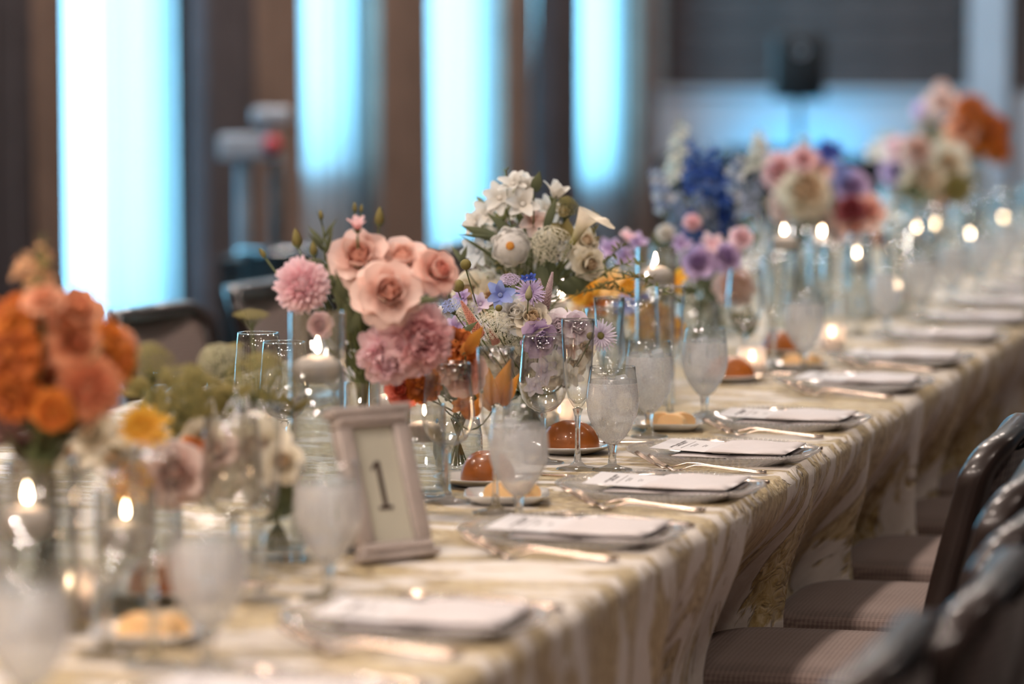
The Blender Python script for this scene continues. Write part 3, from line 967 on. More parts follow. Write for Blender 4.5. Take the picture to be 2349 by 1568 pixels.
# goblets listed run one setting ahead: goblet k stands above plate k
G_PX = [(62, 1296), (475, 1186), (752, 1062), (1190, 936), (1405, 840), (1490, 782), (1617, 751), (1845, 668)]
for i, (yv, where, _) in enumerate(SETS):
    o = Vector((PLATE_X + random.uniform(-.006, .006), yv, TZ))
    put(CHARGER, o, random.random() * 6, 'glass charger plate with beaded rim at the ' + where)
    put(NAPKIN, o + Vector((0, 0, 0)), random.uniform(-.05, .05), 'folded white napkin at the ' + where)
    put(MENU, o + Vector((0, 0, 0.0)), random.uniform(-.05, .05), 'white printed menu card tucked in the napkin, ' + where)
    put(FORK, o + Vector((0, -.168, .001)), random.uniform(-.05, .03), 'dinner fork beside the charger at the ' + where)
    put(SFORK, o + Vector((.004, -.196, .001)), random.uniform(-.03, .06), 'outer salad fork at the ' + where)
    put(KNIFE, o + Vector((.02, .172, .001)), random.uniform(-.04, .04), 'dinner knife beyond the charger at the ' + where)
    put(SPOON, o + Vector((.016, .20, .001)), random.uniform(-.04, .04), 'spoon beyond the charger at the ' + where)
GW = ['bottom left corner', 'left of the low cream rose vase', 'left of the number frame', 'right of the floating candle', 'in sharp focus beside the flute', 'behind the sharpest goblet', 'beyond the butter dish at the third setting', 'blurred at the sixth setting beyond the frame']
for i, (px, py) in enumerate(G_PX):
    p = on_z(px, py, TZ + .168); p.z = TZ
    put(GOBLET, p, random.random() * 6, 'frosted water goblet full of ice water, ' + GW[i])
    if i not in (1,):
        lw = ['at the bottom left corner', '', 'by the low cream rose vase', 'left of the sharp flute, blurred', 'in sharp focus left of the flute', 'behind the sharp goblet', 'at the fifth setting beyond the frame', 'at the sixth setting beyond the frame'][i]
    f, w = p + Vector((-.066, .006, 0)), p + Vector((-.138, .055, 0))
    if i == 3: f, w = on_z(1137, 1176, TZ), on_z(1028, 1152, TZ)
    if i == 4: f, w = on_z(1325, 1076, TZ), Vector((-1.472, 5.775, TZ))
    if i == 2: f, w = p + Vector((-.07, -.05, 0)), p + Vector((-.16, .10, 0))
    if i == 5: f, w = p + Vector((-.072, .0, 0)), on_z(1385, 707, .97)
    f.z = w.z = TZ
    fl = ['bottom left corner', 'left of the low rose vase', 'behind the frosted goblet left of the frame', 'right of the floating candle by the frame', 'in sharp focus', 'behind the lavender daisy', 'at the fifth setting beyond the frame', 'at the sixth setting beyond the frame'][i]
    put(FLUTE, f, 0, 'slim clear champagne flute, ' + fl)
    put(WINE, w, 0, 'empty clear wine glass, ' + fl.replace('in sharp focus', 'in sharp focus left of the flute'))
# the blurred rows at the far right share one description per kind
yv = 8.42
k = 0
while yv < 14.3:
    o = Vector((PLATE_X, yv, TZ - .0035))
    put(CHARGER, o, 1.0 * k, 'glass charger in the blurred far rows of settings', 'far charger plates')
    put(NAPKIN, o, random.uniform(-.06, .06), 'white napkin in the blurred far rows of settings', 'far napkins')
    put(MENU, o, random.uniform(-.06, .06), 'white menu card in the blurred far rows of settings', 'far menu cards')
    q = o + Vector((-.15, .14, 0))
    put(GOBLET, q, k, 'frosted water goblet in the blurred far rows', 'far water goblets')
    put(FLUTE, q + Vector((-.067, .01, 0)), 0, 'champagne flute in the blurred far rows', 'far champagne flutes')
    put(WINE, q + Vector((-.13, .06, 0)), 0, 'wine glass in the blurred far rows', 'far wine glasses')
    yv += .56; k += 1
# glasses of the opposite side, seen between the flowers
def glass_at(proto, px, py, h, lab):
    p = on_z(px, py, TZ + h); p.z = TZ
    put(proto, p, random.random() * 6, lab)
glass_at(WINE, 592, 763, .21, 'clear glass on the far side below the dahlia, leftmost')
glass_at(WINE, 652, 784, .21, 'clear glass on the far side just left of the tall floating candle')
glass_at(GOBLET, 530, 866, .168, 'goblet of ice water on the far side behind the seed heads')
glass_at(GOBLET, 405, 852, .168, 'goblet on the far side right of the orange bouquet')
yv = 6.6; k = 0
while yv < 13.5:
    o = Vector((-2.2, yv, TZ - (.0035 if yv > 6.7 else 0)))
    put(CHARGER, o + Vector((-.03, 0, 0)), k, 'glass charger on the far side of the table behind the flowers', 'far side chargers')
    put(NAPKIN, o + Vector((-.03, 0, 0)), PI, 'white napkin on the far side of the table behind the flowers', 'far side napkins')
    q = o + Vector((.15, -.12, 0))
    put(GOBLET, q, k, 'frosted goblet on the far side of the table behind the flowers', 'far side goblets')
    put(WINE, q + Vector((.11, -.05, 0)), 0, 'wine glass on the far side of the table behind the flowers', 'far side wine glasses')
    yv += .6; k += 1

# ================================================================ bread and butter
BR = [(365, 1362, 'behind the leftmost frosted goblets', .3, 1), (1112, 1106, 'left of the frosted goblet near the frame', .3, 1), (1302, 1032, 'behind the sharp flute', -.1, 0),
      (1668, 866, 'near the fifth setting', .2, 2), (1785, 806, 'beside the dark leaf at the far right', .5, 1)]
for (px, py, lab, rz, kind) in BR:
    p = on_z(px, py, TZ + .004); p.z = TZ
    if p.y > 6.75: p.z -= .0035
    put(BPLATE, p, 0, 'round white bread plate ' + lab)
    o = add('bread_roll', ROLL[kind], M['bread'], None, Matrix.Translation(p + Vector((.004, 0, .0045))) @ Matrix.Rotation(rz, 4, 'Z'))
    tag(o, 'glossy brown bread roll ' + lab, 'bread roll')
    put(BKNIFE, p + Vector((.055, .03, .012)), random.uniform(-.3, .2), 'butter knife on the bread plate ' + lab)
BU = [(335, 1462, 'at the bottom left'), (1163, 1146, 'below the frosted goblet beside the frame'), (1530, 980, 'right of the sharp goblet'), (1832, 838, 'at the far right beyond the rolls')]
for (px, py, lab) in BU:
    p = on_z(px, py, TZ + .004); p.z = TZ
    if p.y > 6.75: p.z -= .0035
    put(BDISH, p, .25, 'small square white butter dish ' + lab)
    for k, (dx, dy, rz) in enumerate(((-.014, .012, .1), (.012, -.008, -.15), (.022, .018, .5))):
        o = add('butter_pat', BUTTER, M['butter'], None, Matrix.Translation(p + Vector((dx, dy, .0045))) @ Matrix.Rotation(rz, 4, 'Z'))
        tag(o, 'pale butter pat on the square dish ' + lab, 'butter', 'butter pats on the dish ' + lab)

# ================================================================ table number frame
fb = (on_z(818, 1297, TZ) + on_z(998, 1277, TZ)) / 2
fdir = (on_z(998, 1277, TZ) - on_z(818, 1297, TZ)); fdir.z = 0
fr = thing('table_number_frame', 'pewter grey beaded picture frame standing on the cloth, showing number 1', 'picture frame', (fb.x, fb.y, TZ), math.atan2(fdir.y, fdir.x))
FW, FH, LEAN = .118, .205, math.radians(-19)
lm = Matrix.Rotation(LEAN, 4, 'X') @ Matrix.Translation((0, 0, .002))
def bar(x0, x1, z0, z1, y0=-.012, y1=.008): return box(x0, x1, y0, y1, z0, z1)
bw_ = .024
me = bevel_me('frame_moulding', join([bar(-FW / 2, FW / 2, 0, bw_), bar(-FW / 2, FW / 2, FH - bw_, FH), bar(-FW / 2, -FW / 2 + bw_, bw_, FH - bw_), bar(FW / 2 - bw_, FW / 2, bw_, FH - bw_)]), .003, 2)
fm = add('frame_moulding', me, M['silver'], fr, lm)
for (z0, z1) in ((FH - .008, FH + .004), (-.001, .009)):
    add('frame_cornice', bevel_me('frame_cornice', bar(-FW / 2 - .006, FW / 2 + .006, z0, z1, -.016, .010), .002, 2), M['silver'], fr, lm)
bead = lathe_me('bead', [(.0003, -.0042), (.003, -.003), (.0042, 0), (.003, .003), (.0003, .0042)], 8)
for k in range(10):
    add('bead', bead, M['silver'], fm, Matrix.Translation((-FW / 2 + .008 + k * (FW - .016) / 9, -.014, .015)))
    add('bead', bead, M['silver'], fm, Matrix.Translation((-FW / 2 + .008 + k * (FW - .016) / 9, -.014, FH - .014)))
cd = add('card', gme('card', box(-FW / 2 + bw_ - .002, FW / 2 - bw_ + .002, -.002, 0, bw_ - .002, FH - bw_ + .002), False), M['cream'], fr, lm)
zc = FH * .5
num = [box(-.0035, .0035, -.0032, -.002, zc - .032, zc + .032), box(-.011, .011, -.0032, -.002, zc - .034, zc - .029),
       ([(-.0035, -.0032, zc + .032), (-.0035, -.0032, zc + .026), (-.012, -.0032, zc + .019), (-.012, -.0032, zc + .023), (-.0035, -.002, zc + .032), (-.0035, -.002, zc + .026), (-.012, -.002, zc + .019), (-.012, -.002, zc + .023)],
        [(0, 1, 2, 3), (7, 6, 5, 4), (0, 4, 5, 1), (1, 5, 6, 2), (2, 6, 7, 3), (3, 7, 4, 0)], None)]
add('number_one', gme('number_one', join(num), False), M['inkbrown'], cd)
add('glazing', gme('glazing', box(-FW / 2 + bw_ - .002, FW / 2 - bw_ + .002, -.006, -.0055, bw_ - .002, FH - bw_ + .002), False), M['water'], fr, lm)
add('easel_leg', gme('easel_leg', strip([(0, .008 + .045, .15), (0, .075, .07), (0, .105, .0)], [.02, .02, .022], .0015)), M['silver'], fr)

# ================================================================ candles
def flame_me():
    pr = [(.0002, 0), (.0028, .0025), (.0042, .0065), (.0040, .011), (.0026, .017), (.0011, .022), (.0002, .026)]
    return lathe_me('flame', [(r * .8, z * .82) for r, z in pr], 10)
FLAME = flame_me()
WICK = gme('wick', tube([(0, 0, 0), (.0004, 0, .004), (.001, 0, .008)], .0007, 5))
FLOAT = lathe_me('wax', [(.001, -.016), (.024, -.016), (.031, -.010), (.0345, 0), (.0345, .006), (.032, .010), (.022, .0165), (.010, .0195), (.001, .020)], 32)
PILLAR = lathe_me('wax', [(.001, 0), (.019, 0), (.019, .022), (.017, .024), (.005, .0225), (.001, .022)], 24)
def candle_parts(t, wax, zt):
    add('wax', wax, M['wax'], t)
    wk = add('wick', WICK, M['wick'], t, Matrix.Translation((0, 0, zt)))
    add('flame', FLAME, M['flame'], wk, Matrix.Translation((.0005, 0, .005)))
def cyl_vase(h, r, water, seed=0):
    V, F, U = lathe([(.001, .0), (r * .96, .0), (r, .003), (r, h), (r - .002, h + .0005), (r - .002, .008), (.001, .008)], 40)
    return V, F, U
_cyl = {}
def floating(px, py, d, h, label, label2, r=.038, tilt=0):
    """floating candle whose wax sits at pixel px,py at distance d inside a glass cylinder of height h"""
    p = at(px, py, d)
    zw = p.z
    base = Vector((p.x, p.y, TZ - (.0035 if p.y > 6.75 else 0)))
    h = max(h, zw - TZ + .035)
    t = thing('candle_cylinder', label2, 'glass cylinder', base)
    add('glass_wall', gme('glass_wall', cyl_vase(h, r, 0)), M['clearvase'], t)
    wl = zw - base.z - .004
    add('water', lathe_me('water', [(.001, .009), (r - .003, .009), (r - .003, wl), (.001, wl)], 32), M['water'], t)
    c = thing('floating_candle', label, 'candle', (p.x, p.y, zw))
    candle_parts(c, FLOAT if r >= .037 else FLOAT_S, .0195)
FLOAT_S = lathe_me('wax', [(.001, -.014), (.020, -.014), (.026, -.009), (.0285, 0), (.0285, .005), (.026, .009), (.018, .014), (.008, .0165), (.001, .017)], 32)
floating(728, 848, 5.02, .318, 'white floating candle, flame lit, left of the pink bouquet vase', 'tall clear cylinder vase holding the floating candle by the dahlia')
floating(972, 990, 5.55, .14, 'white floating candle just right of the number frame', 'low clear cylinder with floating candle right of the number frame', .0335)
floating(288, 1232, 4.42, .15, 'blurred floating candle under the yellow bloom', 'blurred glass cylinder under the yellow bloom at left', .037)
floating(62, 1198, 4.2, .19, 'blurred floating candle at the left edge under the orange bouquet', 'blurred glass cylinder at the left edge under the orange bouquet', .037)
floating(893, 925, 5.9, .15, 'small lit floating candle peeking over the number frame', 'low glass cylinder behind the top of the number frame', .0335)
floating(1503, 634, 7.0, .30, 'lit floating candle right of the white bouquet sprigs', 'tall glass cylinder right of the white bouquet sprigs')
floating(1798, 560, 8.5, .27, 'blurred floating candle under the cream hydrangea', 'tall glass cylinder under the cream hydrangea')
floating(1288, 705, 7.6, .2, 'lit candle between the celosia plumes and yellow flowers', 'glass cylinder between the celosia plumes and yellow flowers')
for (px, py, d) in ((1885, 560, 9.3), (2104, 545, 10.8), (2146, 538, 11.2), (2058, 680, 9.4), (1965, 610, 9.2), (2225, 560, 11.1), (2300, 520, 12.6)):
    floating(px, py, d, .2, 'out of focus candle flame in the far rows', 'out of focus glass cylinder in the far rows')
for o in list(bpy.data.objects):
    if o.get('label') in ('out of focus candle flame in the far rows', 'out of focus glass cylinder in the far rows'):
        o['group'] = 'far candles' if 'flame' in o['label'] else 'far candle cylinders'
VOT = gme('votive_glass', lathe([(.001, .003), (.024, .003), (.0255, .006), (.028, .058), (.0285, .0585), (.0295, .058), (.027, .004), (.024, 0), (.001, 0)], 32))
def votive(px, py, lab):
    p = on_z(px, py, TZ); 
    if p.y > 6.75: p.z -= .0035
    g = thing('votive_holder', 'small glass votive holder ' + lab, 'candle holder', p)
    add('votive_glass', VOT, M['votive'], g)
    c = thing('votive_candle', 'lit white votive candle ' + lab, 'candle', p + Vector((0, 0, .0065)))
    candle_parts(c, PILLAR, .022)
votive(1280, 992, 'behind the bread roll and sharp flute')
votive(1908, 800, 'alone on the cloth at the far right')
votive(590, 985, 'behind the low cream rose vase')
votive(1725, 858, 'near the fifth setting bread roll')
votive(160, 1412, 'beneath the orange bouquet at left')

# ================================================================ flowers
def petal(name, Lg, Wd, cup=.3, curl=.3, ruffle=0.0, point=0.0, nu=4, nv=6, seed=1):
    """petal growing along +Z from the origin, inner face towards -Y"""
    rnd = random.Random(seed)
    V, F, U = [], [], []
    ang, y, z = 0.0, 0.0, 0.0
    ph = rnd.random() * 6
    for j in range(nv + 1):
        v = j / nv
        w = math.sin(PI * min(1, (0.10 + .80 * v ** .85))) ** .6
        if v > .75 and not point: w = max(w, .55)
        if point: w *= (1 - point * max(0, (v - .45) / .55) ** 1.5)
        if v == 0: w = .28
        for i in range(nu + 1):
            s = -1 + 2 * i / nu
            x = s * w * Wd / 2
            cu = cup * Wd * (s * s) * .5 * w
            rf = ruffle * Lg * math.sin(s * 5 + ph + v * 3) * v * v
            zz = z - (.10 * Lg * s * s * v if not point else .02 * Lg * s * s)
            V.append((x, y - cu * math.cos(ang) + rf, zz + cu * math.sin(ang))); U.append(((s + 1) / 2, v))
        ang = curl * (v + .5 / nv) * 1.6
        y += math.sin(ang) * Lg / nv; z += math.cos(ang) * Lg / nv
    w = nu + 1
    for j in range(nv):
        for i in range(nu):
            a = j * w + i
            F.append((a, a + 1, a + 1 + w, a + w))
    return V, F, U
def pm(*a, **k):
    return gme('petal', petal('petal', *a, **k))
# unit petals (bloom radius 1)
P_IN = pm(.62, .52, cup=.95, curl=-.45)
P_MID = pm(.72, .80, cup=.62, curl=-.1, ruffle=.02, seed=2)
P_OUT = pm(.80, 1.0, cup=.40, curl=.42, ruffle=.04, seed=3)
P_OUT2 = pm(.78, 1.05, cup=.28, curl=.75, ruffle=.05, seed=4)
P_DAH = pm(.62, .27, cup=.55, curl=-.25, point=.35, nu=2, nv=4, seed=5)
P_PEO = pm(.60, .55, cup=.35, curl=.2, ruffle=.13, nu=5, nv=5, seed=6)
P_PEO2 = pm(.66, .48, cup=.5, curl=-.35, ruffle=.16, nu=5, nv=5, seed=7)
P_MAR = pm(.62, .42, cup=.3, curl=.35, ruffle=.12, nu=4, nv=5, seed=8)
P_RAY = pm(.95, .34, cup=.25, curl=.12, point=.2, nu=2, nv=5, seed=9)
P_RAYN = pm(.95, .16, cup=.2, curl=.1, point=.2, nu=2, nv=4, seed=10)
P_OPEN = pm(.92, .62, cup=.35, curl=.28, ruffle=.03, point=.35, seed=11)
P_RAN = pm(.66, .86, cup=.8, curl=-.62, seed=12)
LEAF = gme('leaf', petal('leaf', 1.0, .30, cup=-.25, curl=.22, point=.95, nu=4, nv=8, seed=13))
LEAFW = gme('leaf', petal('leaf', 1.0, .52, cup=-.2, curl=.25, point=.85, nu=4, nv=8, seed=14))
LEAFS = gme('leaf', petal('leaf', 1.0, .18, cup=-.2, curl=.3, point=.95, nu=2, nv=7, seed=15))
CORE = lathe_me('core', [(.001, 0), (.16, .02), (.24, .2), (.22, .45), (.12, .62), (.001, .66)], 14)
DISC = lathe_me('flower_centre', [(.001, -.06), (.20, -.04), (.24, .03), (.18, .10), (.08, .12), (.001, .13)], 18)
CALYX = lathe_me('calyx', [(.05, -.28), (.12, -.16), (.26, -.02), (.30, .06), (.22, .02)], 12)
BUDS = lathe_me('bud_petals', [(.001, -.02), (.30, .05), (.42, .3), (.42, .6), (.30, 1.05), (.14, 1.42), (.02, 1.62)], 14, wob=lambda a, j: 1 + .07 * math.cos(3 * a + j * .7))
POD = lathe_me('pod', [(.05, -1), (.45, -.88), (.85, -.5), (1, 0), (.85, .5), (.45, .85), (.1, .95)], 18, wob=lambda a, j: 1 + .05 * math.cos(9 * a))
_rn = random.Random(21)
def place(root, me, m, B, az, r, h, tilt, sc, name='petal', roll=0.0):
    Mx = B @ Matrix.Rotation(az, 4, 'Z') @ Matrix.Translation((0, r, h)) @ Matrix.Rotation(-tilt, 4, 'X') @ Matrix.Rotation(roll, 4, 'Z') @ Matrix.Scale(sc, 4)
    return add(name, me, m, root, Mx)
def b_rose(root, B, mi, mo, opened=1.0):
    add('core', CORE, mi, root, B @ Matrix.Translation((0, 0, -.10)) @ Matrix.Diagonal((.55, .55, .9, 1)))
    for (n, me, m, r, h, t, s) in ((3, P_IN, mi, .05, .0, .05, .8), (5, P_IN, mi, .12, .0, .12, 1.0), (4, P_MID, mi, .17, -.03, .22 * opened, .95), (5, P_MID, mo, .24, -.06, .46 * opened, 1.0),
                                   (5, P_OUT, mo, .28, -.10, .72 * opened, 1.02), (6, P_OUT2, mo, .28, -.15, .98 * opened, 1.05)):
        o = _rn.random() * 6
        for k in range(n):
            place(root, me, m, B, o + 2 * PI * k / n + _rn.uniform(-.15, .15), r, h, t + _rn.uniform(-.07, .07), s * _rn.uniform(.92, 1.06))
    add('calyx', CALYX, M['stem'], root, B @ Matrix.Translation((0, 0, -.18)))
def b_ran(root, B, mi, mo, opened=1.0):
    add('core', POD, mo, root, B @ Matrix.Translation((0, 0, -.05)) @ Matrix.Scale(.67, 4))
    add('flower_centre', DISC, mi, root, B @ Matrix.Translation((0, 0, .60)) @ Matrix.Diagonal((.62, .62, .3, 1)))
    for (n, me, r, h, t, s) in ((4, P_RAN, .12, .05, .2, .62), (5, P_RAN, .22, .02, .42, .75), (6, P_RAN, .30, -.05, .62, .9), (7, P_RAN, .34, -.14, .9, 1.0), (7, P_RAN, .34, -.22, 1.15, 1.05)):
        o = _rn.random() * 6
        for k in range(n):
            place(root, me, mi if r < .2 else mo, B, o + 2 * PI * k / n, r, h, t * opened, s)
    add('calyx', CALYX, M['stem'], root, B @ Matrix.Translation((0, 0, -.2)))
def b_ball(root, B, me, m, m2, n, phi0, phi1, r0, jit=.1, flat=1.0):
    """petals all over a ball or dome (dahlia, peony, marigold)"""
    add('core', POD, m, root, B @ Matrix.Translation((0, 0, -.12)) @ Matrix.Diagonal((r0 * 1.15, r0 * 1.15, r0 * 1.15 * flat, 1)))
    for k in range(n):
        q = (k + .5) / n
        phi = phi0 + (phi1 - phi0) * math.sqrt(q)
        az = k * 2.39996 + _rn.uniform(-jit, jit)
        rr = r0 * math.sin(phi)
        place(root, me, m2 if q < .22 else m, B, az, rr, r0 * math.cos(phi) * flat - .12, phi * .93 + _rn.uniform(-jit, jit), _rn.uniform(.88, 1.08) * (.72 + .28 * min(1, q * 2.2)), roll=_rn.uniform(-.3, .3))
    add('calyx', CALYX, M['stem'], root, B @ Matrix.Translation((0, 0, -.32)))
def b_dahlia(root, B, mi, mo, opened=1): b_ball(root, B, P_DAH, mo, mi, 150, .05, 2.2, .42)
def b_peony(root, B, mi, mo, opened=1): b_ball(root, B, P_PEO, mo, mi, 46, .1, 2.0, .40, .35); b_ball(root, B, P_PEO2, mi, mi, 18, .05, 1.0, .32, .4)
def b_marigold(root, B, mi, mo, opened=1): b_ball(root, B, P_MAR, mo, mi, 54, .1, 1.95, .38, .3, .8)
def b_daisy(root, B, mi, mo, opened=1, me=None, n=15):
    for k in range(n):
        place(root, me or P_RAY, mo, B, 2 * PI * k / n + _rn.uniform(-.08, .08), .10, 0, 1.25 + _rn.uniform(-.15, .15), _rn.uniform(.86, 1.0))
    for k in range(n - 4):
        place(root, me or P_RAY, mo, B, 2 * PI * k / (n - 4) + .2, .08, .05, .95 + _rn.uniform(-.15, .15), .72)
    add('flower_centre', DISC, mi, root, B @ Matrix.Translation((0, 0, .08)))
    add('calyx', CALYX, M['stem'], root, B @ Matrix.Translation((0, 0, -.1)) @ Matrix.Scale(.6, 4))
def b_scab(root, B, mi, mo, opened=1): b_daisy(root, B, mi, mo, 1, P_RAYN, 26)
def b_open(root, B, mi, mo, opened=1):
    for k in range(6):
        place(root, P_OPEN, mo, B, 2 * PI * k / 6 + (.25 if k % 2 else 0), .06, .0 if k % 2 else -.04, (.85 if k % 2 else 1.05) * opened + _rn.uniform(-.12, .12), _rn.uniform(.9, 1.05))
    add('flower_centre', DISC, mi, root, B @ Matrix.Translation((0, 0, .1)) @ Matrix.Scale(.6, 4))
def b_tulip(root, B, mi, mo, opened=1):
    for k in range(5):
        place(root, P_OPEN, mo, B, 2 * PI * k / 5, .05, -.05, .35 + .25 * (k % 2) + _rn.uniform(-.1, .1), 1.15)
    add('calyx', CALYX, M['stem'], root, B @ Matrix.Translation((0, 0, -.12)))
def b_bud(root, B, mi, mo, opened=1):
    add('bud_petals', BUDS, mo, root, B @ Matrix.Translation((0, 0, -.5)))
    add('calyx', CALYX, M['stem'], root, B @ Matrix.Translation((0, 0, -.42)) @ Matrix.Scale(1.25, 4))
def b_pod(root, B, mi, mo, opened=1): add('seed_pod', POD, mo, root, B)
def cluster(seed, n, tiny=5, dome=.55, rad=1.0, fl=.085):
    """many tiny five-petalled florets on a dome, joined"""
    rnd = random.Random(seed)
    parts = []
    for k in range(n):
        q = math.sqrt((k + .5) / n)
        a = k * 2.39996
        x, y = q * rad * math.cos(a) + rnd.uniform(-.04, .04), q * rad * math.sin(a) + rnd.uniform(-.04, .04)
        z = dome * (1 - q * q) + rnd.uniform(-.05, .05)
        nrm = Vector((x * dome * 2, y * dome * 2, 1)).normalized()
        Q = nrm.to_track_quat('Z', 'Y').to_matrix().to_4x4()
        V = [(0, 0, .3 * fl)]; F = []
        for i in range(tiny):
            b = 2 * PI * i / tiny + k
            V += [(fl * math.cos(b - .35), fl * math.sin(b - .35), .1 * fl), (fl * 1.15 * math.cos(b), fl * 1.15 * math.sin(b), 0), (fl * math.cos(b + .35), fl * math.sin(b + .35), .1 * fl)]
            j = 1 + 3 * i
            F += [(0, j, j + 1), (0, j + 1, j + 2)]
        parts.append(xf((V, F, [(0.5, .9)] * len(V)), Matrix.Translation((x, y, z)) @ Q))
    return gme('floret_cluster', join(parts), False)
def rays(seed, n, dome=.55, rad=1.0, drop=.9):
    parts = []
    for k in range(n):
        q = math.sqrt((k + .5) / n) * .92; a = k * 2.39996
        parts.append(tube(bez((0, 0, -drop), (q * rad * .45 * math.cos(a), q * rad * .45 * math.sin(a), -drop * .35), (q * rad * math.cos(a), q * rad * math.sin(a), dome * (1 - q * q) - .03), 4), .016, 4))
    return gme('rays', join(parts))
CLU = {'dome': (cluster(1, 330, dome=.85, fl=.06), rays(1, 26, dome=.85)), 'flat': (cluster(2, 200, dome=.25, fl=.075), rays(2, 22, dome=.25)), 'loose': (cluster(3, 110, dome=.5, fl=.095), rays(3, 22, dome=.5))}
def b_umbel(root, B, mi, mo, opened=1, kind='dome'):
    f = add('floret_cluster', CLU[kind][0], mo, root, B); f['kind'] = 'stuff'
    f = add('rays', CLU[kind][1], M['stem'], root, B); f['kind'] = 'stuff'
def b_flat(root, B, mi, mo, opened=1): b_umbel(root, B, mi, mo, 1, 'flat')
def b_loose(root, B, mi, mo, opened=1): b_umbel(root, B, mi, mo, 1, 'loose')
# florets for spikes
FLORET = gme('floret', join([xf(petal('p', 1, .75, cup=.2, curl=.3, ruffle=.03, nu=3, nv=3), Matrix.Rotation(2 * PI * k / 5, 4, 'Z') @ Matrix.Rotation(-1.05, 4, 'X')) for k in range(5)] +
                            [xf(petal('p', .5, .4, cup=.3, curl=-.2, nu=2, nv=2), Matrix.Rotation(2 * PI * k / 4 + .3, 4, 'Z') @ Matrix.Rotation(-.45, 4, 'X')) for k in range(4)]))
def scale_spike(seed):
    """celosia plume: a cone of small overlapping scales"""
    rnd = random.Random(seed)
    parts = [xf(lathe([(.001, 0), (.15, .05), (.17, .5), (.11, 1.2), (.05, 1.8), (.001, 2.1)], 10), Matrix())]
    n = 190
    for k in range(n):
        q = k / n
        z = .05 + 2.0 * q
        r = .16 * (1 - q ** 2.2) + .015
        a = k * 2.39996
        s = .13 * (1 - .55 * q)
        V = [(-.35 * s, 0, 0), (.35 * s, 0, 0), (.28 * s, -.35 * s, .55 * s), (0, -.2 * s, 1.25 * s), (-.28 * s, -.35 * s, .55 * s), (0, .3 * s, .5 * s)]
        F = [(0, 1, 2, 4), (4, 2, 3), (1, 5, 2), (2, 5, 3), (3, 5, 4), (4, 5, 0)]
        parts.append(xf((V, F, [(.5, q)] * 6), Matrix.Rotation(a, 4, 'Z') @ Matrix.Translation((0, -r, z)) @ Matrix.Rotation(.55, 4, 'X')))
    return gme('plume', join(parts), False)
PLUME = scale_spike(4)
KINDS = dict(rose=b_rose, ranunculus=b_ran, dahlia=b_dahlia, peony=b_peony, marigold=b_marigold, daisy=b_daisy, scabiosa=b_scab, open=b_open, tulip=b_tulip, bud=b_bud, pod=b_pod, dome=b_umbel, flat=b_flat, loose=b_loose)
NAMES = dict(rose='rose', ranunculus='ranunculus', dahlia='dahlia', peony='peony', marigold='ruffled_bloom', daisy='daisy', scabiosa='scabiosa', open='open_bloom', tulip='bell_bloom', bud='flower_bud', pod='seed_pod_stem', dome='lace_flower', flat='flat_umbel', loose='lace_flower')
VASES = {}
def vase(key, px, d, label, r=.045, h=.17, m='clearvase', sq=False, name='flower_vase', water=.7, shape=None):
    p = at(px, 800, d)
    base = Vector((p.x, p.y, TZ - (.0035 if p.y > 6.75 else 0)))
    t = thing(name, label, 'vase', base, .3)
    if shape == 'bowl':
        pr = [(.001, 0), (r * .6, 0), (r * .8, .006), (r, h * .4), (r * .98, h * .7), (r * .86, h), (r * .84, h), (r * .95, h * .7), (r * .97, h * .4), (r * .77, .01), (.001, .008)]
    else:
        pr = [(.001, 0), (r * .95, 0), (r, .004), (r, h), (r - .003, h + .001), (r - .003, .012), (.001, .012)]
    if sq:
        V, F, U = lathe(pr, 32)
        V = [(x * (1 / max(abs(math.cos(a)), abs(math.sin(a))) * .92), yv * (1 / max(abs(math.cos(a)), abs(math.sin(a))) * .92), z) for (x, yv, z) in V for a in [math.atan2(yv, x)]]
        add('glass_wall', mesh('glass_wall', V, F, smooth=False, uv=U), M[m], t)
    else:
        add('glass_wall', lathe_me('glass_wall', pr, 40), M[m], t)
    if water:
        add('water', lathe_me('water', [(.001, .014), (r * .9, .014), (r * .9, h * water), (.001, h * water)], 28), M['water'], t)
    VASES[key] = (base, r, h)
    return t
def stem_to(vk, B_pos, axis):
    base, r, h = VASES[vk]
    a = _rn.random() * 6.28
    q = _rn.random() ** .5 * r * .6
    foot = base + Vector((q * math.cos(a), q * math.sin(a), .016))
    neck = base + Vector((-q * .7 * math.cos(a), -q * .7 * math.sin(a), h))
    end = B_pos - axis * .004
    c = Vector((neck.x, neck.y, max(h * .9 + base.z, .45 * base.z + .55 * B_pos.z)))
    mid = [foot.lerp(neck, .5)]
    return foot, [foot, foot.lerp(neck, .5)] + bez(neck, (neck.lerp(B_pos, .5) - axis * (.25 * (B_pos - neck).length)), end, 7)
def facing(f):
    r, u, t = f
    return (CR * r + Vector((0, 0, 1)) * u - _h * t).normalized()
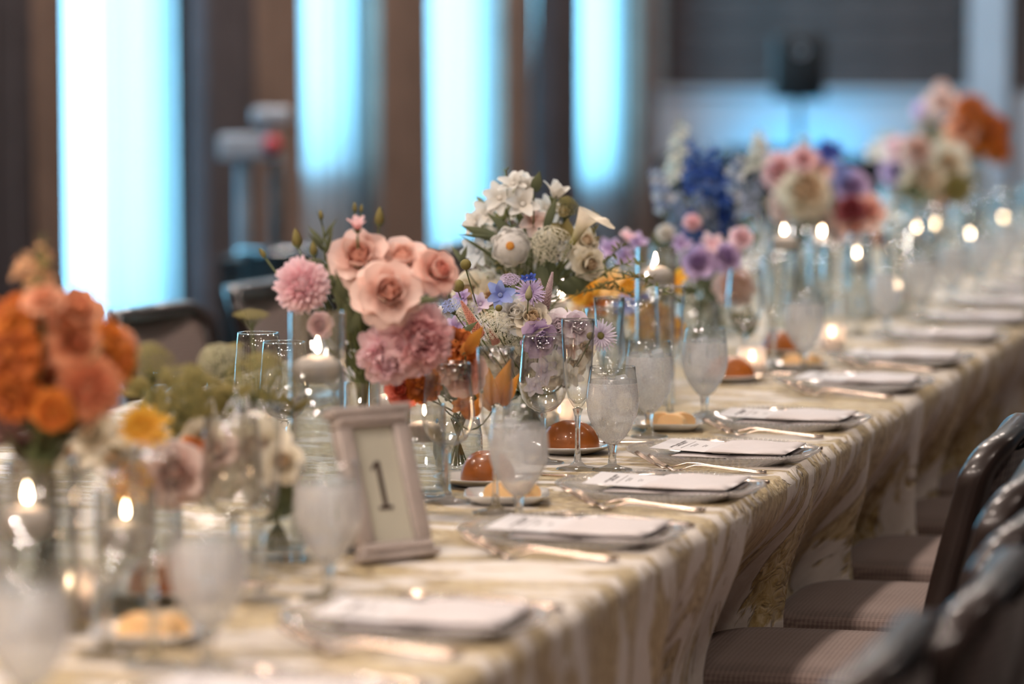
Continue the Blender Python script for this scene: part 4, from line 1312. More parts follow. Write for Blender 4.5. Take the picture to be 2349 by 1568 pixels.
def flower(vk, kind, px, py, d, Rpx, cols, label, face=(0, .55, .7), group=None, name=None, cat=None, stem=.0016, opened=1.0, mi=None):
    pos = at(px, py, d)
    ax = facing(face)
    R = Rpx * d / F_PX * {'lav': 1.18, 'rust': 1.18, 'yel2': 1.22}.get(vk, 1) * {'rose': 1.2, 'open': 1.15, 'marigold': 1.12, 'peony': 1.1, 'tulip': 1.1, 'bud': 1.55}.get(kind, 1.0)
    foot, path = stem_to(vk, pos - ax * R * .3, ax)
    root = thing(name or NAMES[kind], label, cat or {'bud': 'bud', 'pod': 'seed pod'}.get(kind, 'flower'), foot, 0, group)
    B = Matrix.Translation(pos - foot) @ ax.to_track_quat('Z', 'Y').to_matrix().to_4x4() @ Matrix.Rotation(_rn.random() * 6, 4, 'Z') @ Matrix.Scale(R, 4)
    m_in = mi or (petal_mat(cols[0], cols[1]))
    m_out = petal_mat(cols[2], cols[3]) if len(cols) > 2 else m_in
    KINDS[kind](root, B, m_in, m_out, opened)
    add('stem', gme('stem', tube([p - foot for p in path], stem, 6)), M['stem'], root)
    return root
def spike(vk, px0, py0, px1, py1, d, wpx, cols, label, n=26, group=None, name='delphinium', fl=1.0, top=None):
    """a flower spike whose florets run from pixel 0 (lowest) to pixel 1 (tip)"""
    a, b = at(px0, py0, d), at(px1, py1, d)
    ax = (b - a).normalized()
    foot, path = stem_to(vk, a, ax)
    root = thing(name, label, 'flower', foot, 0, group)
    add('stem', gme('stem', tube([p - foot for p in path] + [b - foot], [.0018] * len(path) + [.0007], 6)), M['stem'], root)
    w = wpx * d / F_PX
    ms = [petal_mat(*c) for c in cols]
    Q = ax.to_track_quat('Z', 'Y').to_matrix().to_4x4()
    for k in range(n):
        q = (k + .5) / n
        az = k * 2.39996
        s = w * .52 * (1 - .6 * q ** 1.5) * _rn.uniform(.85, 1.1) * fl
        p = a.lerp(b, q) - foot
        out = Matrix.Translation(p) @ Q @ Matrix.Rotation(az, 4, 'Z') @ Matrix.Translation((0, w * .5 * (1 - .55 * q), 0)) @ Matrix.Rotation(-1.1 + .5 * q, 4, 'X') @ Matrix.Scale(s, 4)
        add('floret', FLORET if q < .86 else BUDS, (top or ms[0]) if q > .86 else ms[k % len(ms)], root, out if q < .86 else out @ Matrix.Scale(.5, 4))
    return root
def plume(vk, px0, py0, px1, py1, d, wpx, col, label):
    a, b = at(px0, py0, d), at(px1, py1, d)
    ax = (b - a).normalized()
    foot, path = stem_to(vk, a, ax)
    root = thing('celosia', label, 'flower', foot)
    ln = (b - a).length
    S = Matrix.Diagonal((wpx * d / F_PX / .48, wpx * d / F_PX / .48, ln / 2.1, 1))
    add('plume', PLUME, petal_mat(*col), root, Matrix.Translation(a - foot) @ ax.to_track_quat('Z', 'Y').to_matrix().to_4x4() @ S)
    add('stem', gme('stem', tube([p - foot for p in path], .0014, 6)), M['stem'], root)
def leaf_m(a, b, width, normal, base=None):
    """matrix that lays the unit leaf (length 1 along Z) from a to b"""
    z = (b - a); ln = z.length; z.normalize()
    y = (normal - z * normal.dot(z))
    if y.length < 1e-4: y = z.orthogonal()
    y.normalize(); x = y.cross(z)
    Mx = Matrix(((x.x * width, y.x * ln, z.x * ln, a.x), (x.y * width, y.y * ln, z.y * ln, a.y), (x.z * width, y.z * ln, z.z * ln, a.z), (0, 0, 0, 1)))
    return Mx
def leaves(vk, lst, d, m, label, group=None, me=None, name='leaf_stem', wide=None):
    """a foliage stem: each leaf given as base pixel, tip pixel, width in pixels"""
    p0 = at(lst[0][0], lst[0][1], d)
    foot, path = stem_to(vk, p0, Vector((0, 0, 1)))
    root = thing(name, label, 'leaves', foot, 0, group)
    last = p0
    for (x0, y0, x1, y1, w) in lst:
        a, b = at(x0, y0, d), at(x1, y1, d - _rn.uniform(-.02, .04))
        nn = (-CF + Vector((0, 0, .5)) + Vector((_rn.uniform(-.4, .4),) * 3)).normalized()
        me_ = me or LEAF
        ratio = {LEAF.name: .30, LEAFW.name: .52, LEAFS.name: .18}[me_.name]
        Mx = leaf_m(a - foot, b - foot, w * d / F_PX / ratio, nn * -1)
        add('leaf', me_, m, root, Mx)
        if (a - p0).length > .004:
            add('twig', gme('twig', tube([p0 - foot, (p0 - foot).lerp(a - foot, .5) + Vector((0, 0, .002)), a - foot], .0009, 5)), M['stem'], root)
    add('stem', gme('stem', tube([p - foot for p in path], .0013, 6)), M['stem'], root)
    return root
def greens(vk, cx, cy_, rx, ry, d, n, m, label, group, ln=45, wd=14, dd=.06, per=6, me=None):
    """filler foliage stems spread through a bouquet"""
    for k in range(n):
        a = k * 2.39996; q = math.sqrt((k + .5) / n)
        x, y = cx + rx * q * math.cos(a), cy_ + ry * q * math.sin(a)
        lst = []
        for j in range(per):
            b = _rn.uniform(-2.9, -.2)
            sx, sy = x + _rn.uniform(-ln * .3, ln * .3), y + _rn.uniform(-ln * .2, ln * .5)
            lst.append((sx, sy, sx + math.cos(b) * ln * _rn.uniform(.7, 1.2), sy + math.sin(b) * ln * _rn.uniform(.6, 1.1), wd * _rn.uniform(.7, 1.2)))
        leaves(vk, lst, d + _rn.uniform(-dd * .3, dd), m, label, group, me)
def sprig(vk, px0, py0, px1, py1, d, label, group=None, m=None, n=16, ln=16, wd=4, name='herb_sprig'):
    """airy sprig: a bowed stem with many small leaflets"""
    a, b = at(px0, py0, d), at(px1, py1, d)
    foot, path = stem_to(vk, a, (b - a).normalized())
    root = thing(name, label, 'leaves', foot, 0, group)
    pts = bez(a, a.lerp(b, .5) + Vector((0, 0, .02)), b, 8)
    add('stem', gme('stem', tube([p - foot for p in path] + [p - foot for p in pts[1:]], .0008, 5)), M['stem'], root)
    for k in range(n):
        q = k / (n - 1)
        p = pts[min(8, int(q * 8))].lerp(pts[min(8, int(q * 8) + 1)], q * 8 - int(q * 8))
        dr = (CR * _rn.uniform(-1, 1) + Vector((0, 0, _rn.uniform(-.5, 1))) - _h * _rn.uniform(-.4, .6)).normalized()
        e = p + dr * ln * d / F_PX * _rn.uniform(.7, 1.2)
        add('leaf', LEAFW, m or M['leafmid'], root, leaf_m(p - foot, e - foot, wd * d / F_PX / .52 * _rn.uniform(.8, 1.3), Vector((_rn.uniform(-1, 1), _rn.uniform(-1, 1), .8))))
    return root

# colours, sRGB: centre base, centre tip, outer base, outer tip
ORANGE = ((150, 58, 8), (206, 98, 16), (186, 80, 10), (222, 122, 26))
RUST = ((110, 40, 8), (170, 72, 10), (150, 58, 8), (204, 96, 16))
PEACH = ((200, 100, 60), (226, 146, 104), (214, 128, 86), (236, 168, 128))
SALMON = ((196, 96, 56), (220, 132, 90), (206, 112, 66), (228, 150, 104))
YELLOW = ((206, 130, 10), (238, 168, 24), (222, 146, 14), (246, 184, 44))
CREAM = ((206, 150, 100), (232, 206, 168), (222, 208, 176), (240, 230, 206))
WHITE = ((214, 206, 190), (236, 232, 224), (222, 216, 204), (240, 238, 232))
BLUSH = ((206, 140, 120), (232, 186, 164), (222, 178, 164), (240, 212, 200))
PINKR = ((236, 150, 126), (244, 182, 158), (240, 184, 164), (250, 212, 198))
CORAL = ((224, 120, 104), (238, 150, 130), (238, 164, 144), (246, 194, 176))
PINK = ((236, 160, 174), (250, 206, 214), (240, 178, 190), (252, 216, 222))
ROSEP = ((226, 140, 146), (240, 180, 182), (232, 160, 166), (246, 200, 202))
LILAC = ((130, 96, 160), (170, 138, 196), (160, 126, 186), (200, 172, 216))
LAV = ((132, 104, 160), (176, 148, 200), (156, 126, 182), (196, 172, 214))
BLUE = ((232, 232, 226), (120, 140, 206), (112, 128, 200), (150, 166, 224))
DBLUE = ((40, 52, 130), (52, 74, 172), (36, 48, 128), (60, 88, 188))
BURG = ((110, 30, 40), (150, 56, 66), (130, 40, 52), (172, 82, 90))
GREENW = ((140, 136, 92), (176, 172, 128), (150, 146, 104), (186, 180, 142))
LACE = ((186, 180, 150), (206, 200, 172), (190, 186, 158), (216, 210, 186))
OLIVE = ((104, 94, 38), (136, 124, 60), (108, 98, 44), (140, 128, 66))

# ---------------- orange bouquet at the left edge
vase('orange', 95, 4.28, 'tall clear vase of reddish stems at the left edge', r=.042, h=.20)
d = 4.25
for (kd, px, py, R, col, lab, f) in (
    ('marigold', 22, 815, 72, RUST, 'large rust orange bloom at the left edge', (-.3, .4, .8)),
    ('marigold', 30, 715, 58, ORANGE, 'orange bloom at the top left of the orange bouquet', (-.3, .8, .5)),
    ('rose', 88, 780, 50, PEACH, 'pinkish peach rose in the middle of the orange bouquet', (-.1, .4, .9)),
    ('rose', 100, 690, 42, PEACH, 'peach rose at the top of the orange bouquet', (0, .9, .4)),
    ('rose', 176, 712, 52, SALMON, 'salmon rose at the upper right of the orange bouquet', (.5, .7, .5)),
    ('rose', 172, 790, 52, SALMON, 'salmon rose right of centre in the orange bouquet', (.3, .4, .9)),
    ('marigold', 262, 815, 62, ORANGE, 'orange bloom at the right tip of the orange bouquet', (.7, .3, .6)),
    ('dahlia', 208, 890, 78, SALMON, 'broad salmon dahlia at the lower right of the orange bouquet', (.4, .1, .9)),
    ('rose', 110, 872, 48, PEACH, 'peach rose low in the orange bouquet', (0, .1, 1)),
    ('marigold', 122, 945, 50, ORANGE, 'orange bloom hanging lowest in the orange bouquet', (0, -.3, .9)),
    ('marigold', 30, 905, 60, RUST, 'rust bloom at the lower left edge', (-.3, -.1, .9)),
    ('rose', 255, 770, 34, ORANGE, 'small orange rose on the upper right slope of the orange bouquet', (.7, .6, .3))):
    flower('orange', kd, px, py, d + _rn.uniform(-.05, .05), R, col, lab, f)
spike('orange', 96, 660, 98, 535, 4.25, 42, [((110, 104, 50), (140, 128, 66)), ((190, 130, 80), (214, 160, 110))], 'green and peach snapdragon spike rising at the left edge', 18, name='snapdragon')
spike('orange', 58, 650, 55, 575, 4.28, 46, [((200, 140, 90), (226, 172, 122))], 'short peach snapdragon spike at the left edge', 10, name='snapdragon')
greens('orange', 110, 880, 120, 110, 4.36, 7, M['leafdark'], 'dark green leaf stem inside the orange bouquet', 'greenery in the orange bouquet', 60, 26)
M['leafwine'] = petal_mat((58, 30, 24), (84, 46, 36), .2)
greens('orange', 85, 1010, 80, 70, 4.3, 8, M['leafwine'], 'dark wine red leaf stem hanging under the orange bouquet', 'wine red leaves of the orange bouquet', 60, 26)
# ---------------- low cream, yellow and seed head arrangement
vase('yellow', 330, 4.76, 'low clear vase under the yellow blooms at left', r=.05, h=.12, shape='bowl')
vase('lowrose', 635, 4.86, 'square clear glass cube vase left of the number frame', r=.04, h=.075, sq=True)
for (vk, kd, px, py, dd, R, col, lab, f) in (
    ('yellow', 'daisy', 328, 985, 4.5, 68, YELLOW, 'bright yellow bloom under the orange bouquet', (.2, .6, .7)),
    ('yellow', 'rose', 214, 992, 4.5, 50, CREAM, 'cream rose directly under the orange bouquet', (-.3, .4, .8)),
    ('yellow', 'marigold', 298, 1108, 4.45, 50, YELLOW, 'deep orange yellow bloom above the blurred floating candle', (-.2, .2, .9)),
    ('yellow', 'rose', 398, 1085, 4.66, 66, BLUSH, 'peach cream rose seen through the glasses at left', (.1, .3, .9)),
    ('yellow', 'rose', 265, 1050, 4.6, 48, CREAM, 'cream rose between the two yellow blooms', (-.2, .3, .9)),
    ('yellow', 'marigold', 440, 1030, 4.7, 34, ORANGE, 'small orange bloom right of the yellow bloom', (.3, .4, .7)),
    ('lowrose', 'rose', 588, 1035, 4.8, 74, CREAM, 'cream rose with peach heart above the glass cube', (0, .25, .95)),
    ('lowrose', 'rose', 520, 1090, 4.85, 45, CREAM, 'smaller cream rose left of the peach hearted one', (-.4, .2, .8)),
    ('lowrose', 'rose', 545, 985, 4.95, 42, WHITE, 'white rose behind the peach hearted cream rose', (-.2, .7, .5)),
    ('lowrose', 'rose', 600, 1120, 4.86, 38, WHITE, 'white rose at the rim of the glass cube', (0, -.1, 1)),
    ('lowrose', 'dome', 600, 880, 4.9, 88, OLIVE, 'olive lace seed head left of the tall floating candle', (.2, .9, .3)),
    ('lowrose', 'dome', 505, 842, 4.95, 66, GREENW, 'pale green seed head tilted in front of the taupe chair', (-.5, .8, .25)),
    ('yellow', 'dome', 425, 910, 4.75, 90, OLIVE, 'large olive seed head right of the orange bouquet', (.1, .8, .5)),
    ('yellow', 'dome', 345, 835, 4.7, 60, OLIVE, 'yellow green seed head at the right of the orange bouquet', (-.1, .9, .3)),
    ('lowrose', 'flat', 576, 722, 5.15, 42, OLIVE, 'flat yellow umbel rising in front of the second taupe chair', (0, 1, .12)),
    ('lowrose', 'flat', 540, 792, 5.1, 20, OLIVE, 'tiny yellow umbel between the two taupe chairs', (0, 1, .2))):
    flower(vk, kd, px, py, dd, R, col, lab, f)
greens('yellow', 425, 930, 110, 80, 4.85, 14, M['leafolive'], 'olive leaf stem among the seed heads at left', 'greenery among the seed heads', 55, 22)
greens('lowrose', 620, 1000, 70, 120, 4.95, 6, M['leafolive'], 'olive leaf stem behind the cream rose at the cube vase', 'greenery behind the cream roses', 50, 20)
leaves('lowrose', [(640, 1170, 585, 1120, 34), (645, 1165, 665, 1095, 40), (640, 1180, 690, 1140, 34), (635, 1180, 600, 1190, 26)], 4.8, M['leafdark'], 'dark leaves drooping over the rim of the glass cube', None, LEAFW)

for k in range(14):
    a = k * 2.39996; q_ = math.sqrt((k + .5) / 14)
    px, py = 140 + 130 * q_ * math.cos(a), 820 + 120 * q_ * math.sin(a)
    flower('orange', 'marigold' if k % 2 else 'rose', px, py, 4.34 + .02 * (k % 3), 50, (ORANGE, SALMON, PEACH)[k % 3], 'orange filler bloom deep inside the orange bouquet', (_rn.uniform(-.5, .5), _rn.uniform(0, .8), .8), 'fillers of the orange bouquet')
for k, (px, py, R, vk) in enumerate(((470, 1010, 46, 'yellow'), (345, 1055, 46, 'yellow'), (470, 1105, 46, 'yellow'), (650, 1060, 42, 'lowrose'), (500, 1030, 40, 'lowrose'), (170, 1040, 40, 'yellow'))):
    flower(vk, 'rose', px, py, 4.75, R, (CREAM, BLUSH, CREAM)[k % 3], ['cream rose below the large olive seed head', 'blush rose under the bright yellow bloom', 'cream rose above the leftmost frosted goblet', 'cream rose right beside the peach hearted rose', 'cream rose left of the peach hearted rose', 'cream rose at the left of the yellow arrangement'][k], (0, .3, .9))
# ---------------- pink bouquet
vase('pink', 832, 5.36, 'dark stemmed clear cylinder vase of the pink bouquet', r=.026, h=.19)
d = 5.3
for (kd, px, py, R, col, lab, f) in (
    ('dahlia', 690, 652, 66, PINK, 'round pale pink dahlia at the left of the pink bouquet', (-.35, .25, .9)),
    ('rose', 826, 595, 62, PINKR, 'pink peach rose at the top left of the rose cluster', (-.1, .5, .8)),
    ('rose', 922, 600, 52, PINKR, 'peach rose at the top centre of the rose cluster', (.05, .75, .65)),
    ('rose', 1000, 624, 46, CORAL, 'coral rose at the right of the rose cluster', (.55, .4, .7)),
    ('rose', 890, 672, 66, PINKR, 'large open peach rose at the centre of the pink bouquet', (.15, .3, .95)),
    ('peony', 960, 778, 84, ROSEP, 'big ruffled pink peony low on the right of the pink bouquet', (.35, 0, .9)),
    ('peony', 890, 815, 72, PINK, 'ruffled pink peony low beside the dark vase', (-.05, -.25, .9)),
    ('tulip', 820, 525, 30, ROSEP, 'small pink bloom topping the pink bouquet', (0, .95, .3)),
    ('rose', 735, 745, 26, ROSEP, 'tiny pink bloom behind the tall candle cylinder', (-.3, .1, .9))):
    flower('pink', kd, px, py, d + _rn.uniform(-.02, .02) - (.06 if (px, py) == (890, 672) else 0), R, col, lab, f)
for (px, py, R, lab, col, f) in (
    (870, 503, 17, 'large yellow green bud standing above the roses', OLIVE, (.05, 1, 0)), (681, 552, 17, 'fat yellow green bud above the dahlia', OLIVE, (-.15, 1, 0)),
    (814, 478, 9, 'slim bud right above the small pink bloom', OLIVE, (0, 1, 0)), (829, 480, 7, 'tiny bud beside the slim topmost bud', OLIVE, (.1, 1, 0)),
    (736, 496, 9, 'small dark bud at the tip of the dark sprig', OLIVE, (-.1, 1, 0)), (604, 583, 10, 'lone green bud reaching left of the dahlia', OLIVE, (-.5, .9, 0)),
    (719, 575, 14, 'green bud behind the dahlia by the dark sprig', OLIVE, (-.05, 1, 0)), (776, 630, 17, 'pale green bud in front of the roses', GREENW, (-.05, 1, .1)),
    (800, 640, 13, 'slim green bud left of the large peach rose', GREENW, (.1, 1, .1)), (966, 645, 8, 'dark little bud below the coral rose', OLIVE, (.4, .8, .3))):
    flower('pink', 'bud', px, py, d + (.09 if px < 740 else .03), R, (col[0], col[1], col[2], col[3]), lab, f, stem=.0013)
leaves('pink', [(742, 560, 705, 512, 14), (743, 545, 770, 500, 10), (742, 520, 734, 480, 10), (745, 575, 712, 535, 12), (748, 580, 757, 520, 12), (746, 600, 700, 590, 12)], d, M['leafdark'], 'dark leafy sprig standing above the dahlia', None, LEAF)
leaves('pink', [(790, 700, 770, 620, 20), (795, 720, 765, 660, 20), (800, 740, 812, 650, 18), (810, 760, 790, 690, 22), (800, 760, 830, 700, 22)], d - .03, M['leafdark'], 'dark upright leaves between dahlia and roses', None, LEAF)
leaves('pink', [(935, 690, 1002, 682, 20), (930, 705, 985, 668, 14)], d - .05, M['leafdark'], 'dark leaf pointing right below the coral rose', None, LEAF)
leaves('pink', [(905, 745, 975, 740, 26), (890, 745, 930, 730, 22)], d, M['leafdark'], 'dark leaves between the roses and the peonies', None, LEAF)
greens('pink', 795, 720, 55, 120, 5.37, 13, M['leafdark'], 'dark green leaf stem in the core of the pink bouquet', 'greenery in the pink bouquet', 55, 22)
greens('pink', 870, 650, 100, 60, 5.42, 5, M['leafdark'], 'dark green leaf stem in the core of the pink bouquet', 'greenery in the pink bouquet', 45, 18)
# ---------------- small rust arrangement
vase('rust', 1050, 5.82, 'low glass vase of rust and coral flowers', r=.04, h=.09, shape='bowl')
for (kd, px, py, dd, R, col, lab, f) in (
    ('marigold', 1044, 790, 5.55, 42, RUST, 'rust orange ruffled bloom right of the pink peony', (.1, .6, .7)),
    ('rose', 1060, 852, 5.58, 40, CORAL, 'coral rose under the rust ruffled bloom', (.1, .2, .95)),
    ('marigold', 1018, 850, 5.55, 28, BLUSH, 'small tan bloom beside the coral rose', (-.2, .2, .9)),
    ('marigold', 968, 882, 5.5, 36, RUST, 'orange bloom under the pink peony', (-.2, .1, .95)),
    ('rose', 925, 892, 5.52, 30, ((170, 50, 30), (210, 84, 60), (190, 66, 46), (222, 104, 80)), 'red orange rose over the small candle', (-.4, .2, .9)),
    ('open', 1060, 925, 5.6, 24, ORANGE, 'orange bloom seen low through the wine glass', (.1, 0, 1))):
    flower('rust', kd, px, py, dd, R, col, lab, f)
ORL = petal_mat((170, 84, 14), (226, 140, 30), .35)
leaves('rust', [(1068, 810, 1098, 752, 34), (1060, 815, 1085, 770, 26)], 5.52, ORL, 'yellow orange autumn leaves beside the rust bloom', None, LEAFW)
leaves('rust', [(1135, 925, 1168, 825, 40), (1128, 930, 1120, 850, 34), (1150, 930, 1182, 860, 30), (1130, 940, 1090, 880, 30)], 5.62, ORL, 'orange autumn leaves seen through the blurred flute', None, LEAFW)
leaves('rust', [(1080, 960, 1050, 905, 28), (1085, 955, 1105, 900, 26)], 5.6, ORL, 'low orange leaves seen through the blurred wine glass', None, LEAFW)
greens('rust', 1060, 880, 70, 50, 5.7, 5, M['leafdark'], 'dark leaf stem in the rust arrangement', 'greenery in the rust arrangement', 40, 16)
# ---------------- tall white bouquet
vase('white', 1215, 6.6, 'tall clear vase of the white bouquet', r=.036, h=.20)
d = 6.5
for (kd, px, py, R, col, lab, f) in (
    ('ranunculus', 1172, 566, 66, ((216, 120, 20), (236, 160, 50), (246, 242, 234), (252, 250, 246)), 'big round white bloom with orange eye', (-.05, .12, .99)),
    ('dome', 1266, 560, 50, LACE, 'greenish white lace dome right of the big white bloom', (.1, .55, .8)),
    ('dome', 1298, 480, 36, OLIVE, 'brown olive lace dome behind the calla lily', (.1, .9, .3)),
    ('ranunculus', 1292, 485, 19, ((170, 130, 50), (214, 176, 96), (220, 200, 130), (236, 222, 170)), 'small yellow ranunculus bud left of the calla lily', (.3, .3, .9)),
    ('open', 1148, 455, 42, WHITE, 'white orchid like bloom at the upper left of the white bouquet', (-.3, .4, .85)),
    ('open', 1178, 425, 38, WHITE, 'white bloom near the top of the white bouquet', (-.2, .8, .5)),
    ('tulip', 1205, 432, 36, WHITE, 'upright white bell at the top of the white bouquet', (.05, 1, .1)),
    ('open', 1200, 470, 42, WHITE, 'white bloom at the heart of the white bouquet', (0, .4, .9)),
    ('open', 1222, 505, 40, BLUSH, 'blush white bloom over the lace dome', (.15, .3, .9)),
    ('tulip', 1272, 452, 40, WHITE, 'white flared bell at the top right of the white bouquet', (.35, .9, .1)),
    ('open', 1120, 490, 42, WHITE, 'white bloom at the left shoulder of the white bouquet', (-.5, .35, .75)),
    ('open', 1092, 512, 34, WHITE, 'white bloom above the long dark leaf', (-.7, .3, .6)),
    ('open', 1098, 575, 44, ((190, 200, 206), (214, 222, 228), (206, 214, 220), (228, 234, 238)), 'bluish white bloom left of the big round white bloom', (-.6, .1, .8)),
    ('rose', 1340, 555, 30, CREAM, 'cream bloom right of the lace dome', (.45, .4, .7)),
    ('rose', 1348, 605, 34, CREAM, 'cream bloom low at the right of the white bouquet', (.5, 0, .8)),
    ('open', 1325, 575, 34, CREAM, 'open cream bloom between the lace dome and cream roses', (.4, .2, .9)),
    ('ranunculus', 1120, 637, 24, ((150, 156, 90), (214, 212, 170), (232, 228, 206), (242, 240, 226)), 'small white ranunculus with green heart', (-.1, .2, .95)),
    ('rose', 1082, 672, 44, CREAM, 'cream rose low at the left of the white bouquet', (-.4, .1, .9)),
    ('peony', 1130, 690, 44, CREAM, 'cream ruffled bloom behind the blue delphinium', (-.1, -.1, .95))):
    flower('white', kd, px, py, d + _rn.uniform(-.05, .03) - (.08 if R > 60 or kd == 'dome' and R > 45 else 0), R, col, lab, f)

for k in range(16):
    a = k * 2.39996; q_ = math.sqrt((k + .5) / 16)
    px, py = 1205 + 140 * q_ * math.cos(a), 560 + 110 * q_ * math.sin(a)
    flower('white', 'open' if k % 3 else 'loose', px, py, 6.58 + .02 * (k % 3), 34, WHITE if k % 3 else LACE, 'white filler bloom deep inside the white bouquet' if k % 3 else 'lace filler flower deep inside the white bouquet', (_rn.uniform(-.5, .5), _rn.uniform(0, .8), .8),
           'white fillers of the white bouquet' if k % 3 else 'lace fillers of the white bouquet')
for i, lst in enumerate(([(1150, 550, 1050, 514, 26)], [(1138, 545, 1052, 532, 9), (1135, 590, 1052, 535, 8)], [(1175, 535, 1118, 482, 22)], [(1225, 440, 1236, 394, 26)],
                         [(1250, 530, 1275, 440, 22)], [(1062, 602, 1036, 555, 14), (1058, 602, 1070, 560, 13)], [(1290, 660, 1360, 640, 44), (1280, 650, 1330, 668, 36)], [(1260, 600, 1290, 660, 30), (1240, 610, 1250, 680, 34)])):
    leaves('white', lst, d - .05, M['leafdark'], ['long dark leaf pointing left from the white bouquet', 'two thin curved leaves left of the white bouquet', 'dark curled leaf among the white blooms', 'broad leaf topping the white bouquet',
           'dark upright leaf left of the yellow bud', 'forked dark leaf against the bright window', 'broad dark leaves drooping under the cream blooms', 'dark leaves under the lace dome'][i], None, LEAFW if i in (3, 6, 7) else LEAF)
leaves('white', [(1305, 545, 1262, 505, 40), (1300, 550, 1300, 500, 34)], d - .01, M['leafolive'], 'olive leaves behind the calla lily', None, LEAFW)
greens('white', 1200, 600, 110, 80, 6.62, 9, M['leafdark'], 'dark leaf stem inside the white bouquet', 'greenery in the white bouquet', 50, 18)
greens('white', 1180, 480, 70, 50, 6.6, 5, M['leafmid'], 'green leaf stem behind the white blooms', 'light greenery in the white bouquet', 36, 12)
sprig('white', 1165, 480, 1160, 390, d, 'airy green sprig standing above the white bouquet', n=14, ln=14, wd=4)
for i, (a, b, c_, e) in enumerate(((1360, 600, 1368, 488), (1370, 640, 1480, 600), (1370, 660, 1500, 640), (1360, 640, 1440, 560), (1340, 670, 1455, 680), (1390, 620, 1560, 690), (1160, 640, 1140, 600), (1185, 640, 1195, 590), (1300, 690, 1420, 660))):
    sprig('white', a, b, c_, e, d - .04 * (i % 3), 'airy green herb sprig trailing from the white bouquet', 'herb sprigs of the white bouquet', M['leafmid'] if i % 2 else M['leafolive'], n=20, ln=20, wd=6)
def calla(vk, px, py, d, label):
    p = at(px, py, d); s = d / F_PX
    ax = facing((.45, .85, .15))
    foot, path = stem_to(vk, p, ax)
    root = thing('calla_lily', label, 'flower', foot)
    V, F, U = [], [], []
    n, m = 20, 12
    Q = ax.to_track_quat('Z', 'Y').to_matrix()
    tipd = facing((.95, .1, .25)); loc_t = Q.transposed() @ tipd
    az0 = math.atan2(loc_t.y, loc_t.x)
    for j in range(m + 1):
        v = j / m
        r0 = (7 + 20 * v ** 1.6) * s
        for i in range(n):
            a = 2 * PI * i / n
            lip = max(0, math.cos(a - az0)) ** 1.5
            r = r0 + lip * 62 * s * max(0, v - .45) ** 1.35 * 1.6
            z = 85 * s * v + lip * s * (30 * smooth(.3, .8, v) - 34 * smooth(.75, 1, v))
            V.append(p - foot + Q @ Vector((r * math.cos(a), r * math.sin(a), z))); U.append((i / n, v))
    for j in range(m):
        for i in range(n):
            a, b = j * n + i, j * n + (i + 1) % n
            F.append((a, b, b + n, a + n))
    add('spathe', mesh('spathe', V, F, uv=U), petal_mat((150, 146, 70), (240, 228, 206)), root)
    add('spadix', gme('spadix', tube([p - foot + ax * 20 * s, p - foot + ax * 75 * s], [4 * s, 3 * s], 8)), petal_mat((214, 160, 40), (230, 180, 60)), root)
    add('stem', gme('stem', tube([q - foot for q in path], .0035, 8)), M['stem'], root)
calla('white', 1312, 560, 6.42, 'cream calla lily with a curled lip on the white bouquet')
